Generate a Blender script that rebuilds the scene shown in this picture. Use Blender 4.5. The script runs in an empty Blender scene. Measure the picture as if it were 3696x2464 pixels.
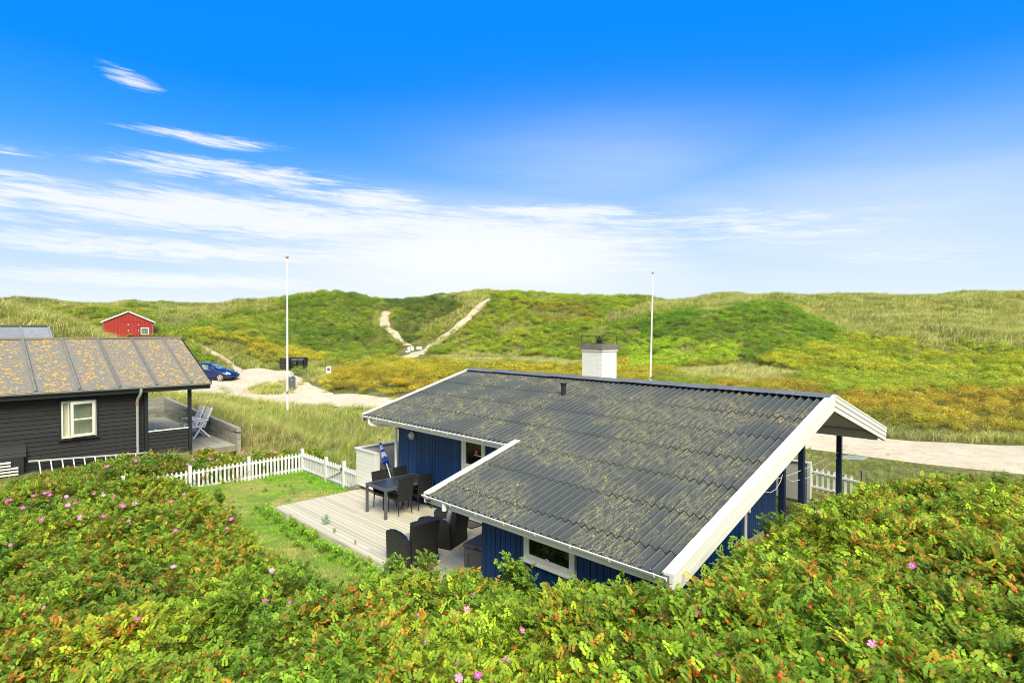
import bpy, bmesh, math, random
import numpy as np
from mathutils import Matrix, Vector, Euler
random.seed(7); RNG = np.random.default_rng(11)
SC = bpy.context.scene
COL = SC.collection

# ------------------------------------------------------------------ camera
H = 4.939; TH = math.radians(-45.357)
PITCH = math.radians(-1.043); ROLL = math.radians(0.083)
cd = bpy.data.cameras.new('camera'); cam = bpy.data.objects.new('camera', cd); COL.objects.link(cam)
cd.sensor_width = 36; cd.lens = 2085.18 / 3696 * 36; cd.clip_start = 0.1; cd.clip_end = 12000
f_ = Vector((0, math.cos(PITCH), math.sin(PITCH))); u_ = Vector((0, -math.sin(PITCH), math.cos(PITCH))); r_ = Vector((1, 0, 0))
rr = r_ * math.cos(ROLL) + u_ * math.sin(ROLL); uu = u_ * math.cos(ROLL) - r_ * math.sin(ROLL)
m = Matrix(((rr.x, uu.x, -f_.x, 0), (rr.y, uu.y, -f_.y, 0), (rr.z, uu.z, -f_.z, H), (0, 0, 0, 1)))
cam.matrix_world = m
SC.camera = cam
SC.render.resolution_x, SC.render.resolution_y = 1024, 682
SC.cycles.filter_width = 1.0

# ------------------------------------------------------------------ light
SUN_AZ, SUN_EL = math.radians(164), math.radians(48)      # azimuth from +Y clockwise, behind the camera to the right
SC.view_settings.view_transform = 'Standard'; SC.view_settings.look = 'None'
SC.view_settings.exposure = 1.4; SC.view_settings.gamma = 1; SC.view_settings.use_curve_mapping = False
sd = bpy.data.lights.new('sun', 'SUN'); so = bpy.data.objects.new('sun', sd); COL.objects.link(so)
sd.energy = 2.5; sd.angle = math.radians(38); sd.color = (1.0, 0.965, 0.80)
sv = Vector((math.sin(SUN_AZ) * math.cos(SUN_EL), math.cos(SUN_AZ) * math.cos(SUN_EL), math.sin(SUN_EL)))
so.rotation_euler = sv.to_track_quat('Z', 'Y').to_euler()

wd = bpy.data.worlds.new('World'); SC.world = wd; wd.use_nodes = True
nt = wd.node_tree; nt.nodes.clear()
class NB:
    """tiny node-expression helper"""
    def __init__(s, nt): s.nt = nt
    def n(s, t, **k):
        x = s.nt.nodes.new(t)
        for a, b in k.items(): setattr(x, a, b)
        return x
    def put(s, sock, v):
        if hasattr(v, 'is_output') or isinstance(v, bpy.types.NodeSocket): s.nt.links.new(v, sock)
        else: sock.default_value = v
    def m(s, op, *a, clamp=False):
        x = s.n('ShaderNodeMath', operation=op, use_clamp=clamp)
        for i, v in enumerate(a): s.put(x.inputs[i], v)
        return x.outputs[0]
    def mix(s, f, a, b, bt='MIX'):
        x = s.n('ShaderNodeMix', data_type='RGBA', blend_type=bt)
        s.put(x.inputs[0], f); s.put(x.inputs[6], a); s.put(x.inputs[7], b)
        return x.outputs[2]
    def noise(s, vec, scale, detail=4, rough=0.5, dist=0.0):
        x = s.n('ShaderNodeTexNoise')
        if vec is not None: s.put(x.inputs['Vector'], vec)
        x.inputs['Scale'].default_value = scale; x.inputs['Detail'].default_value = detail
        x.inputs['Roughness'].default_value = rough; x.inputs['Distortion'].default_value = dist
        return x
    def ramp(s, f, stops, interp='LINEAR'):
        x = s.n('ShaderNodeValToRGB'); x.color_ramp.interpolation = interp
        while len(x.color_ramp.elements) < len(stops): x.color_ramp.elements.new(0.5)
        for e, (p, c) in zip(x.color_ramp.elements, stops):
            e.position = p; e.color = (c, c, c, 1) if isinstance(c, (int, float)) else (*c, 1)
        s.put(x.inputs[0], f); return x.outputs[0]
    def ss(s, f, a, b):
        x = s.n('ShaderNodeMapRange', interpolation_type='SMOOTHSTEP', clamp=True)
        s.put(x.inputs[0], f); x.inputs[1].default_value = a; x.inputs[2].default_value = b
        return x.outputs[0]
    def comb(s, x, y, z):
        n = s.n('ShaderNodeCombineXYZ'); s.put(n.inputs[0], x); s.put(n.inputs[1], y); s.put(n.inputs[2], z); return n.outputs[0]
    def map(s, vec, sc=(1, 1, 1), rot=(0, 0, 0), loc=(0, 0, 0)):
        n = s.n('ShaderNodeMapping'); s.put(n.inputs[0], vec); n.inputs['Scale'].default_value = sc
        n.inputs['Rotation'].default_value = rot; n.inputs['Location'].default_value = loc; return n.outputs[0]
B = NB(nt)
tc = B.n('ShaderNodeTexCoord'); sep = B.n('ShaderNodeSeparateXYZ'); B.put(sep.inputs[0], tc.outputs['Generated'])
dx, dy, dz = sep.outputs
el = B.m('MULTIPLY', B.m('ARCSINE', B.m('MINIMUM', B.m('MAXIMUM', dz, -1.0), 1.0)), 57.2958)
az = B.m('MULTIPLY', B.m('ARCTAN2', dx, dy), 57.2958)
sky = B.n('ShaderNodeTexSky', sky_type='NISHITA'); sky.sun_disc = False
sky.sun_elevation = SUN_EL; sky.sun_rotation = SUN_AZ; sky.air_density = 1.0; sky.dust_density = 0.3; sky.ozone_density = 2.0
# deep polarised blue overhead down to a pale horizon, over the physical sky
e01 = B.m('DIVIDE', el, 60.0, clamp=True)
grad = B.ramp(e01, [(0.0, (3.9, 4.2, 4.5)), (0.07, (2.9, 3.7, 4.6)), (0.15, (1.2, 2.6, 4.6)), (0.24, (0.22, 1.75, 4.65)), (0.36, (0.0, 1.26, 4.7)), (1.0, (0.0, 1.0, 4.2))])
base = B.mix(0.985, sky.outputs[0], grad)
# cirrus: streaks running slightly down to the right, gathered in bands
def gauss(a0, e0, sa, se, slope=0.0, amp=1.0):
    da = B.m('SUBTRACT', az, a0)
    de = B.m('SUBTRACT', B.m('SUBTRACT', el, e0), B.m('MULTIPLY', da, slope))
    q = B.m('ADD', B.m('POWER', B.m('ABSOLUTE', B.m('DIVIDE', da, sa)), 2.0), B.m('POWER', B.m('ABSOLUTE', B.m('DIVIDE', de, se)), 2.0))
    return B.m('MULTIPLY', B.m('EXPONENT', B.m('MULTIPLY', q, -1.0)), amp)
av = B.comb(B.m('MULTIPLY', az, 0.10), B.m('ADD', B.m('MULTIPLY', el, 1.05), B.m('MULTIPLY', az, 0.035)), 0.0)
n1 = B.noise(av, 1.25, 13, 0.66, 1.1).outputs[0]
av2 = B.comb(B.m('MULTIPLY', az, 0.045), B.m('ADD', B.m('MULTIPLY', el, 0.28), B.m('MULTIPLY', az, 0.010)), 3.0)
n2 = B.noise(av2, 1.8, 6, 0.55, 0.4).outputs[0]
av3 = B.comb(B.m('MULTIPLY', az, 0.30), B.m('ADD', B.m('MULTIPLY', el, 3.0), B.m('MULTIPLY', az, 0.16)), 7.0)
n3 = B.noise(av3, 1.1, 8, 0.62, 0.8).outputs[0]
def gsum(L):
    e = None
    for g in L:
        q = gauss(*g); e = q if e is None else B.m('MAXIMUM', e, q)
    return e
env = gsum([(-26, 10.0, 25, 2.3, 0.0, 1.08), (-2, 8.0, 18, 4.2, 0.0, 1.15), (6, 11.2, 12, 1.2, -0.04, .95), (-26, 13.8, 12, 1.2, 0.0, .92), (-27.5, 16.2, 8.0, 0.8, 0.0, .66),
            (-33.3, 19.8, 2.8, 0.9, -0.22, .78), (-41, 13.2, 3.5, 0.6, 0.0, .62), (-40.5, 11.4, 3.5, 0.5, 0.0, .62), (-15, 12.4, 10, 1.3, -0.04, .85), (-30, 6.9, 18, 1.2, 0.0, .98), (-30, 4.3, 20, 0.9, 0.0, .92), (22, 9.5, 16, 2.6, 0, .62), (34, 6.0, 12, 1.5, 0, .5)])
rear = B.m('MULTIPLY', B.ss(B.m('ABSOLUTE', az), 50, 80), B.m('SUBTRACT', 1.0, B.ss(el, 55, 85)))
env = B.m('MULTIPLY', B.m('MAXIMUM', env, B.m('MULTIPLY', rear, .95)), B.ss(el, -2, 1))
vl = gsum([(-3, 6.5, 24, 6.0, 0, 1.05), (9, 15.0, 17, 5.0, 0, .36), (30, 9.0, 26, 6.5, 0, .58), (-28, 9.0, 22, 4.5, 0, .40), (0, 0.0, 100, 4.0, 0, .8)])
fib = B.m('MULTIPLY', B.m('SUBTRACT', n1, 0.5), 2.6); lar = B.m('ADD', B.m('MULTIPLY', B.m('SUBTRACT', n2, 0.5), 1.1), B.m('MULTIPLY', B.m('SUBTRACT', n3, 0.5), 1.5))
val = B.m('ADD', B.m('SUBTRACT', B.m('MULTIPLY', env, 1.5), 0.50), B.m('MULTIPLY', B.m('ADD', fib, lar), B.ss(env, 0.05, 0.6)))
cl = B.ss(val, -0.05, 1.0)
veil = B.m('MULTIPLY', vl, B.m('ADD', 0.62, B.m('MULTIPLY', B.m('ADD', n2, B.m('MULTIPLY', n1, .4)), .55)), clamp=True)
cl = B.m('SUBTRACT', 1.0, B.m('MULTIPLY', B.m('SUBTRACT', 1.0, B.m('MULTIPLY', cl, .92)), B.m('SUBTRACT', 1.0, B.m('MULTIPLY', veil, .95))))
skyc = B.mix(cl, base, (4.25, 4.42, 4.5, 1))
bg = B.n('ShaderNodeBackground'); B.put(bg.inputs[0], skyc); bg.inputs[1].default_value = 0.085
wo = B.n('ShaderNodeOutputWorld'); nt.links.new(bg.outputs[0], wo.inputs[0])

# ------------------------------------------------------------------ frames
CT, ST = math.cos(TH), math.sin(TH)
def W(u, v, z=0.0): return Vector((u * CT - v * ST, u * ST + v * CT, z))
def UV(X, Y): return X * CT + Y * ST, -X * ST + Y * CT
def dX(x, Y): return (x - 1176.0) / 1327.0 * Y             # photo column (of 2352) at forward distance Y

# ------------------------------------------------------------------ noise
def _h(ix, iy, s):
    n = (ix.astype(np.int64) * 374761393 + iy.astype(np.int64) * 668265263 + s * 974711) & 0x7fffffff
    n = ((n ^ (n >> 13)) * 1274126177) & 0x7fffffff
    return ((n ^ (n >> 16)) & 0xffff) / 65535.0
def vn(x, y, s=0):
    x = np.asarray(x, float); y = np.asarray(y, float)
    ix = np.floor(x); iy = np.floor(y); fx = x - ix; fy = y - iy
    fx = fx * fx * (3 - 2 * fx); fy = fy * fy * (3 - 2 * fy)
    ix = ix.astype(np.int64); iy = iy.astype(np.int64)
    a = _h(ix, iy, s); b = _h(ix + 1, iy, s); c = _h(ix, iy + 1, s); d = _h(ix + 1, iy + 1, s)
    return (a * (1 - fx) + b * fx) * (1 - fy) + (c * (1 - fx) + d * fx) * fy
def fbm(x, y, s=0, o=3):
    t = 0; a = 1; w = 0
    for i in range(o): t = t + a * vn(x * 2 ** i, y * 2 ** i, s + i * 17); w += a; a *= 0.5
    return t / w

# ------------------------------------------------------------------ terrain
def Yp(y): return ('y', y)
COLS = {
 -700: [(3,.3),(12,.6),(16,.85),(25,1.3),(42,6.0),(60,5),(90,6.5),(150,13),(210,9),(400,3)],
 -250: [(3,.3),(12,.6),(16,.85),(25,1.2),(42,Yp(712)),(60,4.6),(90,6.5),(150,Yp(690)),(210,9),(400,3)],
 0:    [(3,.3),(12,.5),(15,.85),(22,1.0),(30,1.6),(45,Yp(714)),(60,3.4),(75,4.2),(110,9.3),(150,Yp(694)),(210,9),(400,3)],
 110:  [(3,.25),(12,.45),(15,.85),(22,1.0),(30,1.5),(45,Yp(730)),(60,3.2),(75,4.1),(110,9.2),(150,Yp(694)),(210,9),(400,3)],
 210:  [(3,.2),(12,.4),(16,.85),(22,.9),(30,1.3),(45,Yp(770)),(60,2.9),(75,4.0),(110,8.6),(150,Yp(700)),(210,9),(400,3)],
 300:  [(3,.2),(12,.3),(16.5,.85),(22,.85),(30,1.0),(45,Yp(806)),(60,2.5),(70,3.5),(78,4.6),(110,8.3),(150,Yp(703)),(210,9),(400,3)],
 380:  [(3,.2),(12,.25),(17,.6),(19,.8),(30,.8),(40,.75),(48,1.0),(60,2.0),(70,3.2),(110,8.0),(150,Yp(704)),(210,9),(400,3)],
 470:  [(3,.17),(12,.2),(17,.2),(19.5,.72),(27,.8),(35,.6),(42,.6),(48,.8),(55,1.2),(64,Yp(782)),(85,5.2),(115,8.8),(150,Yp(705)),(210,9),(400,3)],
 560:  [(3,.17),(12,.17),(18,.2),(21,.5),(27,.8),(33,.6),(42,.55),(50,.85),(57,1.2),(66,Yp(797)),(85,Yp(745)),(115,10.2),(150,Yp(703)),(210,9),(400,3)],
 660:  [(3,.17),(18,.18),(21,.25),(29,.6),(34,.35),(38,.4),(45,.65),(52,.85),(60,1.2),(68,Yp(826)),(85,Yp(768)),(104,Yp(702)),(118,Yp(692)),(150,11),(210,9),(400,3)],
 760:  [(3,.17),(20,.2),(29,.35),(34,.35),(39,.5),(46,1.2),(56,1.1),(64,1.2),(72,Yp(826)),(86,Yp(770)),(102,Yp(704)),(115,Yp(682)),(150,9),(400,3)],
 870:  [(3,.17),(20,.2),(33,.3),(38,.5),(46,1.5),(56,1.2),(70,1.4),(80,Yp(815)),(90,Yp(764)),(101,Yp(722)),(115,Yp(687)),(150,9),(400,3)],
 940:  [(3,.17),(20,.2),(33,.3),(40,.8),(48,1.5),(60,1.1),(80,1.35),(88,Yp(790)),(98,Yp(722)),(104,Yp(714)),(118,Yp(693)),(150,9),(400,3)],
 1000: [(3,.17),(20,.2),(33,.3),(40,.8),(48,1.4),(60,1.1),(82,1.4),(90,Yp(772)),(98,Yp(707)),(104,Yp(690)),(120,Yp(690)),(150,9),(400,3)],
 1060: [(3,.17),(20,.2),(33,.3),(40,.8),(60,1.1),(82,1.45),(90,Yp(756)),(99,Yp(700)),(108,Yp(676)),(150,9),(400,3)],
 1100: [(3,.17),(20,.2),(33,.3),(40,.8),(60,1.1),(82,1.5),(90,Yp(745)),(100,Yp(692)),(110,Yp(668)),(150,9),(400,3)],
 1140: [(3,.17),(20,.2),(33,.3),(40,.8),(60,1.1),(80,1.5),(90,Yp(758)),(101,Yp(694)),(112,Yp(674)),(150,9),(400,3)],
 1180: [(3,.17),(20,.2),(33,.3),(40,.7),(60,1.1),(76,1.5),(86,Yp(768)),(101,Yp(700)),(115,Yp(675)),(150,9),(400,3)],
 1300: [(3,.17),(20,.2),(30,.25),(40,.7),(60,1.2),(66,1.4),(76,Yp(805)),(90,Yp(742)),(105,Yp(692)),(118,Yp(680)),(150,9),(400,3)],
 1450: [(3,.17),(20,.2),(30,.25),(40,.8),(55,1.3),(65,Yp(825)),(80,Yp(766)),(100,Yp(706)),(118,Yp(691)),(150,10),(400,3)],
 1540: [(3,.17),(20,.15),(28,.2),(40,.8),(50,1.3),(60,Yp(822)),(72,Yp(745)),(85,Yp(722)),(105,Yp(702)),(120,Yp(692)),(150,10),(400,3)],
 1650: [(3,.17),(20,.12),(27,.2),(36,.8),(45,1.2),(54,Yp(845)),(74,Yp(722)),(84,Yp(710)),(105,Yp(690)),(118,Yp(677)),(150,9),(400,3)],
 1760: [(3,.17),(20,.1),(26,.2),(34,.8),(45,1.2),(52,Yp(850)),(75,Yp(716)),(85,Yp(706)),(115,Yp(681)),(150,9),(400,3)],
 1920: [(3,.17),(20,.1),(26,.2),(33,.8),(45,1.2),(52,Yp(838)),(72,Yp(768)),(85,Yp(736)),(115,Yp(679)),(150,9),(400,3)],
 2100: [(3,.17),(20,.1),(25.5,.2),(31,.7),(40,1.0),(48,1.1),(55,Yp(855)),(66,Yp(790)),(85,Yp(736)),(115,Yp(679)),(150,9),(400,3)],
 2352: [(3,.17),(20,.1),(25,.2),(30,.7),(38,.9),(45,Yp(884)),(54,Yp(852)),(65,Yp(800)),(85,Yp(736)),(112,Yp(676)),(150,9),(400,3)],
 2900: [(3,.2),(20,.1),(25,.3),(30,.7),(45,Yp(884)),(65,Yp(800)),(85,Yp(736)),(112,Yp(676)),(150,9),(400,3)],
}
YG = np.concatenate([np.arange(0, 30, 1.0), np.arange(30, 130, 2.0), [135,140,145,150,155,160,170,180,200,220,250,300,400,600,1000,3000,9000]])
def pchip(xs, ys, xq):
    xs = np.array(xs, float); ys = np.array(ys, float); h = np.diff(xs); d = np.diff(ys) / h
    m = np.zeros_like(xs); m[0] = d[0]; m[-1] = d[-1]
    for i in range(1, len(xs) - 1):
        if d[i - 1] * d[i] > 0:
            w1 = 2 * h[i] + h[i - 1]; w2 = h[i] + 2 * h[i - 1]; m[i] = (w1 + w2) / (w1 / d[i - 1] + w2 / d[i])
    i = np.clip(np.searchsorted(xs, xq) - 1, 0, len(xs) - 2); t = (xq - xs[i]) / h[i]
    return (2*t**3-3*t**2+1)*ys[i] + (t**3-2*t**2+t)*h[i]*m[i] + (-2*t**3+3*t**2)*ys[i+1] + (t**3-t**2)*h[i]*m[i+1]
CX_ = sorted(COLS)
tab = []
for x in CX_:
    ys = [0.]; zs = [None]
    for (Y, z) in COLS[x]:
        if isinstance(z, tuple): z = H - (z[1] - 760) / 1327 * Y
        ys.append(Y); zs.append(z)
    zs[0] = zs[1]; ys.append(9000.); zs.append(0.)
    tab.append(pchip(ys, zs, YG))
tab = np.array(tab)
XG = np.arange(-700, 2901, 20.0)
TG = np.array([pchip(CX_, tab[:, j], XG) for j in range(len(YG))])      # [Y, x]
for _ in range(2): TG[:, 1:-1] = TG[:, 1:-1] * .5 + (TG[:, :-2] + TG[:, 2:]) * .25
# near canopy of the rose thicket: points (photo column, forward distance, height of the leaf surface)
CAN = [(-300,14,.92),(0,14.5,.90),(200,15,1.02),(330,16,.98),(400,16.3,.85),(460,15.5,.78),(530,13,.97),(600,11,1.0),(700,9.8,1.03),(830,9.0,1.04),
       (900,9.3,1.17),(1050,9.0,1.3),(1110,9.3,1.32),(1180,8.8,1.45),(1240,8.3,1.28),(1420,7.6,1.50),(1490,6.9,1.9),(1540,6.3,2.38),(1640,7.3,2.12),(1790,9.0,1.98),
       (1900,10.8,1.88),(2000,12.5,1.70),(2100,14.5,1.46),(2352,14.5,.95),(2352,17,.7),(0,5.5,1.6),(600,5.6,1.5),(1176,5.3,1.7),(1800,4.6,2.2),(2352,4.8,2.0),(300,8.7,1.4),(2000,7.2,2.1),
       (2352,9,1.8),(1500,5.3,2.0),(-400,8,1.5),(2700,12,1.4),(1000,1,1.8)]
cX = np.array([dX(a, b) for a, b, _ in CAN]); cY = np.array([b for _, b, _ in CAN]); cZ = np.array([c for *_, c in CAN])
def canopy(X, Y):
    X = np.atleast_1d(np.asarray(X, float)); Y = np.atleast_1d(np.asarray(Y, float))
    d2 = (X[:, None] - cX) ** 2 + (Y[:, None] - cY) ** 2 + .25
    w = d2 ** -1.6
    return (w * cZ).sum(1) / w.sum(1)
def ground(X, Y):
    sh = np.shape(X); X = np.ravel(np.asarray(X, float)); Y = np.ravel(np.asarray(Y, float))
    r = np.hypot(X, Y); phi = np.arctan2(X, Y); ph = np.clip(phi, -math.radians(54), math.radians(52))
    Ye = np.where(phi == ph, Y, r * np.cos(ph)); Ye = np.clip(Ye, 0, 8990)
    xe = np.clip(1176 + 1327 * np.tan(ph), XG[0], XG[-1] - 1e-6)
    j = np.clip(np.searchsorted(YG, Ye, side='right') - 1, 0, len(YG) - 2); t = (Ye - YG[j]) / (YG[j + 1] - YG[j])
    i = np.clip(((xe - XG[0]) / 20).astype(int), 0, len(XG) - 2); s = (xe - XG[0]) / 20 - i
    z = (TG[j, i] * (1 - s) + TG[j, i + 1] * s) * (1 - t) + (TG[j + 1, i] * (1 - s) + TG[j + 1, i + 1] * s) * t
    far = np.clip((r - 40) / 40, 0, 1) * np.clip((400 - r) / 200, 0, 1)
    z = z + far * ((fbm(X / 9, Y / 9, 3) - .5) * 2.2 + (fbm(X / 3.1, Y / 3.1, 9, 2) - .5) * .6)
    mid = np.clip((r - 24) / 6, 0, 1) * np.clip((60 - r) / 20, 0, 1)
    z = z + mid * (fbm(X / 5, Y / 5, 5) - .5) * .35
    uu_ = X * CT + Y * ST; vv_ = -X * ST + Y * CT
    bank = np.clip((vv_ - 7.5) / .5, 0, 1) * np.clip((11.0 - vv_) / 2.5, 0, 1) * np.clip((-20.9 - uu_) / .9, 0, 1) * np.clip((uu_ + 34) / 3, 0, 1)
    z = z + np.maximum(0, 1.25 - (uu_ + 21) * .03 - z) * bank
    # the thicket to the right of the house grows on a low bank
    u = X * CT + Y * ST
    near = np.clip((17.5 - Y) / 2, 0, 1) * np.clip((u + 3.6) / .8, 0, 1) * (X > 0)
    if near.any():
        k = near > 0; z[k] = np.maximum(z[k], z[k] * (1 - near[k]) + (canopy(X[k], Y[k]) - 1.1) * near[k])
    return z.reshape(sh)
def g1(X, Y): return float(ground(np.array([X]), np.array([Y]))[0])

def to_photo(X, Y, Z):
    Yc = np.maximum(Y, .1); d = Yc * math.cos(PITCH) + (Z - H) * math.sin(PITCH); w = -Yc * math.sin(PITCH) + (Z - H) * math.cos(PITCH)
    return 1176 + 1327 * X / d, 784 - 1327 * w / d
def hit(x, y, off=0.0, y0=4.0, y1=260.0):
    """ground point seen at photo position (x, y) of 2352 x 1568"""
    a = (x - 1176) / 1327; b = -(y - 784) / 1327
    D = Vector((a, math.cos(PITCH) - b * math.sin(PITCH), math.sin(PITCH) + b * math.cos(PITCH)))
    Ys = np.concatenate([np.arange(y0, 60, .1), np.arange(60, y1, .4)])
    Xs = Ys * D.x / D.y; Zs = H + Ys * D.z / D.y
    below = np.nonzero(Zs <= ground(Xs, Ys) + off)[0]
    k = below[0] if len(below) else len(Ys) - 1
    return Vector((Xs[k], Ys[k], g1(Xs[k], Ys[k])))

# ------------------------------------------------------------------ materials
def newmat(name):
    m = bpy.data.materials.new(name); m.use_nodes = True; nt = m.node_tree; nt.nodes.clear()
    b = NB(nt); p = b.n('ShaderNodeBsdfPrincipled'); o = b.n('ShaderNodeOutputMaterial'); nt.links.new(p.outputs[0], o.inputs[0])
    return m, b, p, o
def bump(b, p, h, strength=.3, dist=.02):
    n = b.n('ShaderNodeBump'); n.inputs['Strength'].default_value = strength; n.inputs['Distance'].default_value = dist
    b.put(n.inputs['Height'], h); b.put(p.inputs['Normal'], n.outputs[0])
def lerp3(a, b, t): return tuple(a[i] * (1 - t) + b[i] * t for i in range(3))
def paint(name, col, rough=.55, var=.18, scale=3.0, grime=None, gs=1.2, gt=(.55, .75), metal=0.0, bmp=.15, stretch=(1, 1, 1), fine=60, spec=.5):
    """painted or plain surface: tonal variation, an optional grime colour in patches, fine relief"""
    m, b, p, o = newmat(name)
    tc = b.n('ShaderNodeTexCoord').outputs['Object']; oi = b.n('ShaderNodeObjectInfo')
    v = b.n('ShaderNodeVectorMath', operation='ADD'); b.put(v.inputs[0], b.map(tc, stretch)); b.put(v.inputs[1], oi.outputs['Random']); v = v.outputs[0]
    n = b.noise(v, scale, 6, .6).outputs[0]
    k = b.m('ADD', 1 - var, b.m('MULTIPLY', b.m('ADD', n, b.m('MULTIPLY', b.m('SUBTRACT', oi.outputs['Random'], .5), .6)), 2 * var))
    c = b.mix(1.0, (*col, 1), b.comb(k, k, k), 'MULTIPLY')
    if grime:
        g = b.noise(v, gs, 8, .7).outputs[0]; c = b.mix(b.ss(g, *gt), c, (*grime, 1))
    b.put(p.inputs['Base Color'], c); p.inputs['Roughness'].default_value = rough; p.inputs['Metallic'].default_value = metal
    p.inputs['Specular IOR Level'].default_value = spec
    if bmp: bump(b, p, b.noise(v, fine, 3).outputs[0], bmp, .004)
    return m
M = {}
M['white'] = paint('white_paint', (.70, .69, .63), .5, .06, 2, (.52, .50, .38), 1.6, (.62, .85))
M['cream'] = paint('cream_white_paint', (.68, .65, .56), .55, .06, 2, (.45, .42, .28), 2.0, (.60, .85))
M['picket'] = paint('white_picket_paint', (.66, .66, .64), .5, .04, 3, (.45, .47, .38), 2.5, (.64, .85))
M['soffit'] = paint('soffit_paint', (.62, .60, .52), .7, .15, 4, (.35, .32, .25), 3, (.5, .8), stretch=(.4, 4, 1))
M['plastic_w'] = paint('white_plastic', (.80, .80, .80), .35, .03, 3)
M['blue'] = paint('blue_wood_paint', (.005, .036, .125), .5, .28, 6, (.03, .075, .15), 14, (.62, .8), stretch=(1, 1, .25), spec=.35)
M['navy'] = paint('navy_post_paint', (.010, .022, .060), .4, .2, 5)
M['blackwood'] = paint('black_stained_wood', (.014, .013, .0135), .75, .5, 7, (.010, .010, .012), 6, (.45, .65), stretch=(1, .15, 3), bmp=.5)
M['blacktrim'] = paint('black_trim', (.012, .013, .014), .6, .3, 6)
M['deck'] = paint('weathered_deck_board', (.50, .45, .34), .85, .22, 5, (.31, .285, .21), 3.5, (.48, .72), stretch=(.25, 2, 1), bmp=.5)
M['deck2'] = paint('grey_deck_board', (.31, .285, .225), .85, .25, 5, (.22, .2, .16), 3.0, (.45, .7), stretch=(2, .25, 1), bmp=.5)
M['concrete'] = paint('old_concrete', (.25, .235, .195), .9, .3, 4, (.14, .135, .105), 5, (.5, .75), bmp=.6)
M['concretecap'] = paint('dark_mossy_concrete', (.17, .155, .13), .9, .35, 8, (.08, .08, .06), 9, (.5, .7), bmp=.6)
M['chimneyw'] = paint('whitewashed_brick', (.70, .69, .63), .8, .04, 5, (.42, .39, .29), 2.2, (.58, .8), stretch=(2, 2, .6), bmp=.4)
M['zinc'] = paint('rusty_zinc', (.42, .43, .40), .45, .2, 6, (.30, .12, .04), 5, (.60, .72), metal=.4)
M['alu'] = paint('dull_aluminium', (.66, .64, .60), .4, .12, 4, (.45, .4, .3), 3, (.6, .8), metal=.35)
M['steel'] = paint('dark_steel', (.10, .095, .09), .5, .3, 6, (.16, .07, .03), 7, (.6, .75), metal=.6)
M['chrome'] = paint('chrome', (.75, .75, .75), .2, .05, 3, metal=.9, bmp=0)
M['rubber'] = paint('black_rubber', (.015, .015, .016), .7, .2, 6)
M['red'] = paint('red_wood_paint', (.34, .020, .012), .6, .15, 4, (.20, .02, .01), 3, (.55, .8), stretch=(1, 1, .3))
M['reddark'] = paint('dark_red_gap', (.06, .008, .006), .8, .2)
M['grey'] = paint('grey_plastic', (.075, .085, .095), .5, .15, 5)
M['binblack'] = paint('bin_plastic', (.018, .019, .021), .45, .2, 5)
M['tableblack'] = paint('black_table_slat', (.030, .031, .033), .35, .25, 6, (.05, .05, .05), 4, (.5, .8))
M['tableleg'] = paint('dark_grey_metal', (.075, .078, .08), .45, .15, 6)
M['cushion'] = paint('grey_cushion', (.22, .215, .24), .9, .12, 8, bmp=.4, fine=300)
M['chest'] = paint('weathered_grey_plastic', (.10, .10, .105), .7, .25, 7, (.16, .16, .16), 8, (.55, .8))
M['mat'] = paint('brown_doormat', (.13, .105, .075), .95, .4, 60, bmp=.8)
M['felt'] = None
M['sand'] = None
M['oldwood'] = paint('old_grey_wood', (.20, .17, .12), .85, .3, 5, stretch=(1, 1, .3), bmp=.5)
M['palewood'] = paint('pale_wood', (.55, .46, .33), .8, .2, 5)
M['polewhite'] = paint('white_flagpole', (.78, .78, .76), .35, .05, 1.5, (.6, .58, .5), 1.0, (.6, .9))
M['brass'] = paint('tarnished_brass', (.40, .22, .16), .4, .2, 6, metal=.5)
M['lampglass'] = paint('ribbed_lamp_glass', (.62, .66, .58), .25, .1, 20)
M['parblue'] = paint('parasol_blue', (.012, .07, .42), .85, .15, 10)
M['parwhite'] = paint('parasol_white', (.74, .76, .80), .85, .08, 10)
M['carblue'] = paint('blue_car_paint', (.005, .014, .085), .22, .05, 2, bmp=0, spec=.7)
M['carblack'] = paint('car_black_trim', (.012, .012, .014), .5, .1)
M['alloy'] = paint('alloy_rim', (.60, .60, .62), .3, .05, metal=.6)
M['headlight'] = paint('headlight_lens', (.65, .70, .72), .12, .1, 20, bmp=0)
M['signwhite'] = paint('sign_white', (.80, .80, .80), .5, .04)
M['signback'] = paint('sign_grey', (.55, .56, .55), .5, .05)
M['signgreen'] = paint('sign_green', (.02, .25, .17), .5, .05)
M['signred'] = paint('sign_red', (.60, .02, .05), .5, .05)
M['signblue'] = paint('sign_blue', (.06, .09, .50), .5, .05)
M['stickerw'] = paint('sticker_white', (.7, .72, .7), .6, .05)
M['stickerg'] = paint('sticker_green', (.1, .45, .25), .6, .05)
M['stickero'] = paint('sticker_orange', (.7, .2, .05), .6, .05)
M['cord'] = paint('white_cord', (.72, .72, .70), .6, .1)
M['curtain'] = paint('pale_curtain', (.42, .43, .30), .9, .2, 9, stretch=(1, 6, .3))
M['pinkthing'] = paint('pink_petals', (.65, .05, .35), .6, .2)
M['slab'] = paint('grey_stone_slab', (.22, .24, .26), .8, .2, 5)
M['leaf_plain'] = paint('bright_leaf', (.12, .26, .03), .6, .4, 12)

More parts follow.
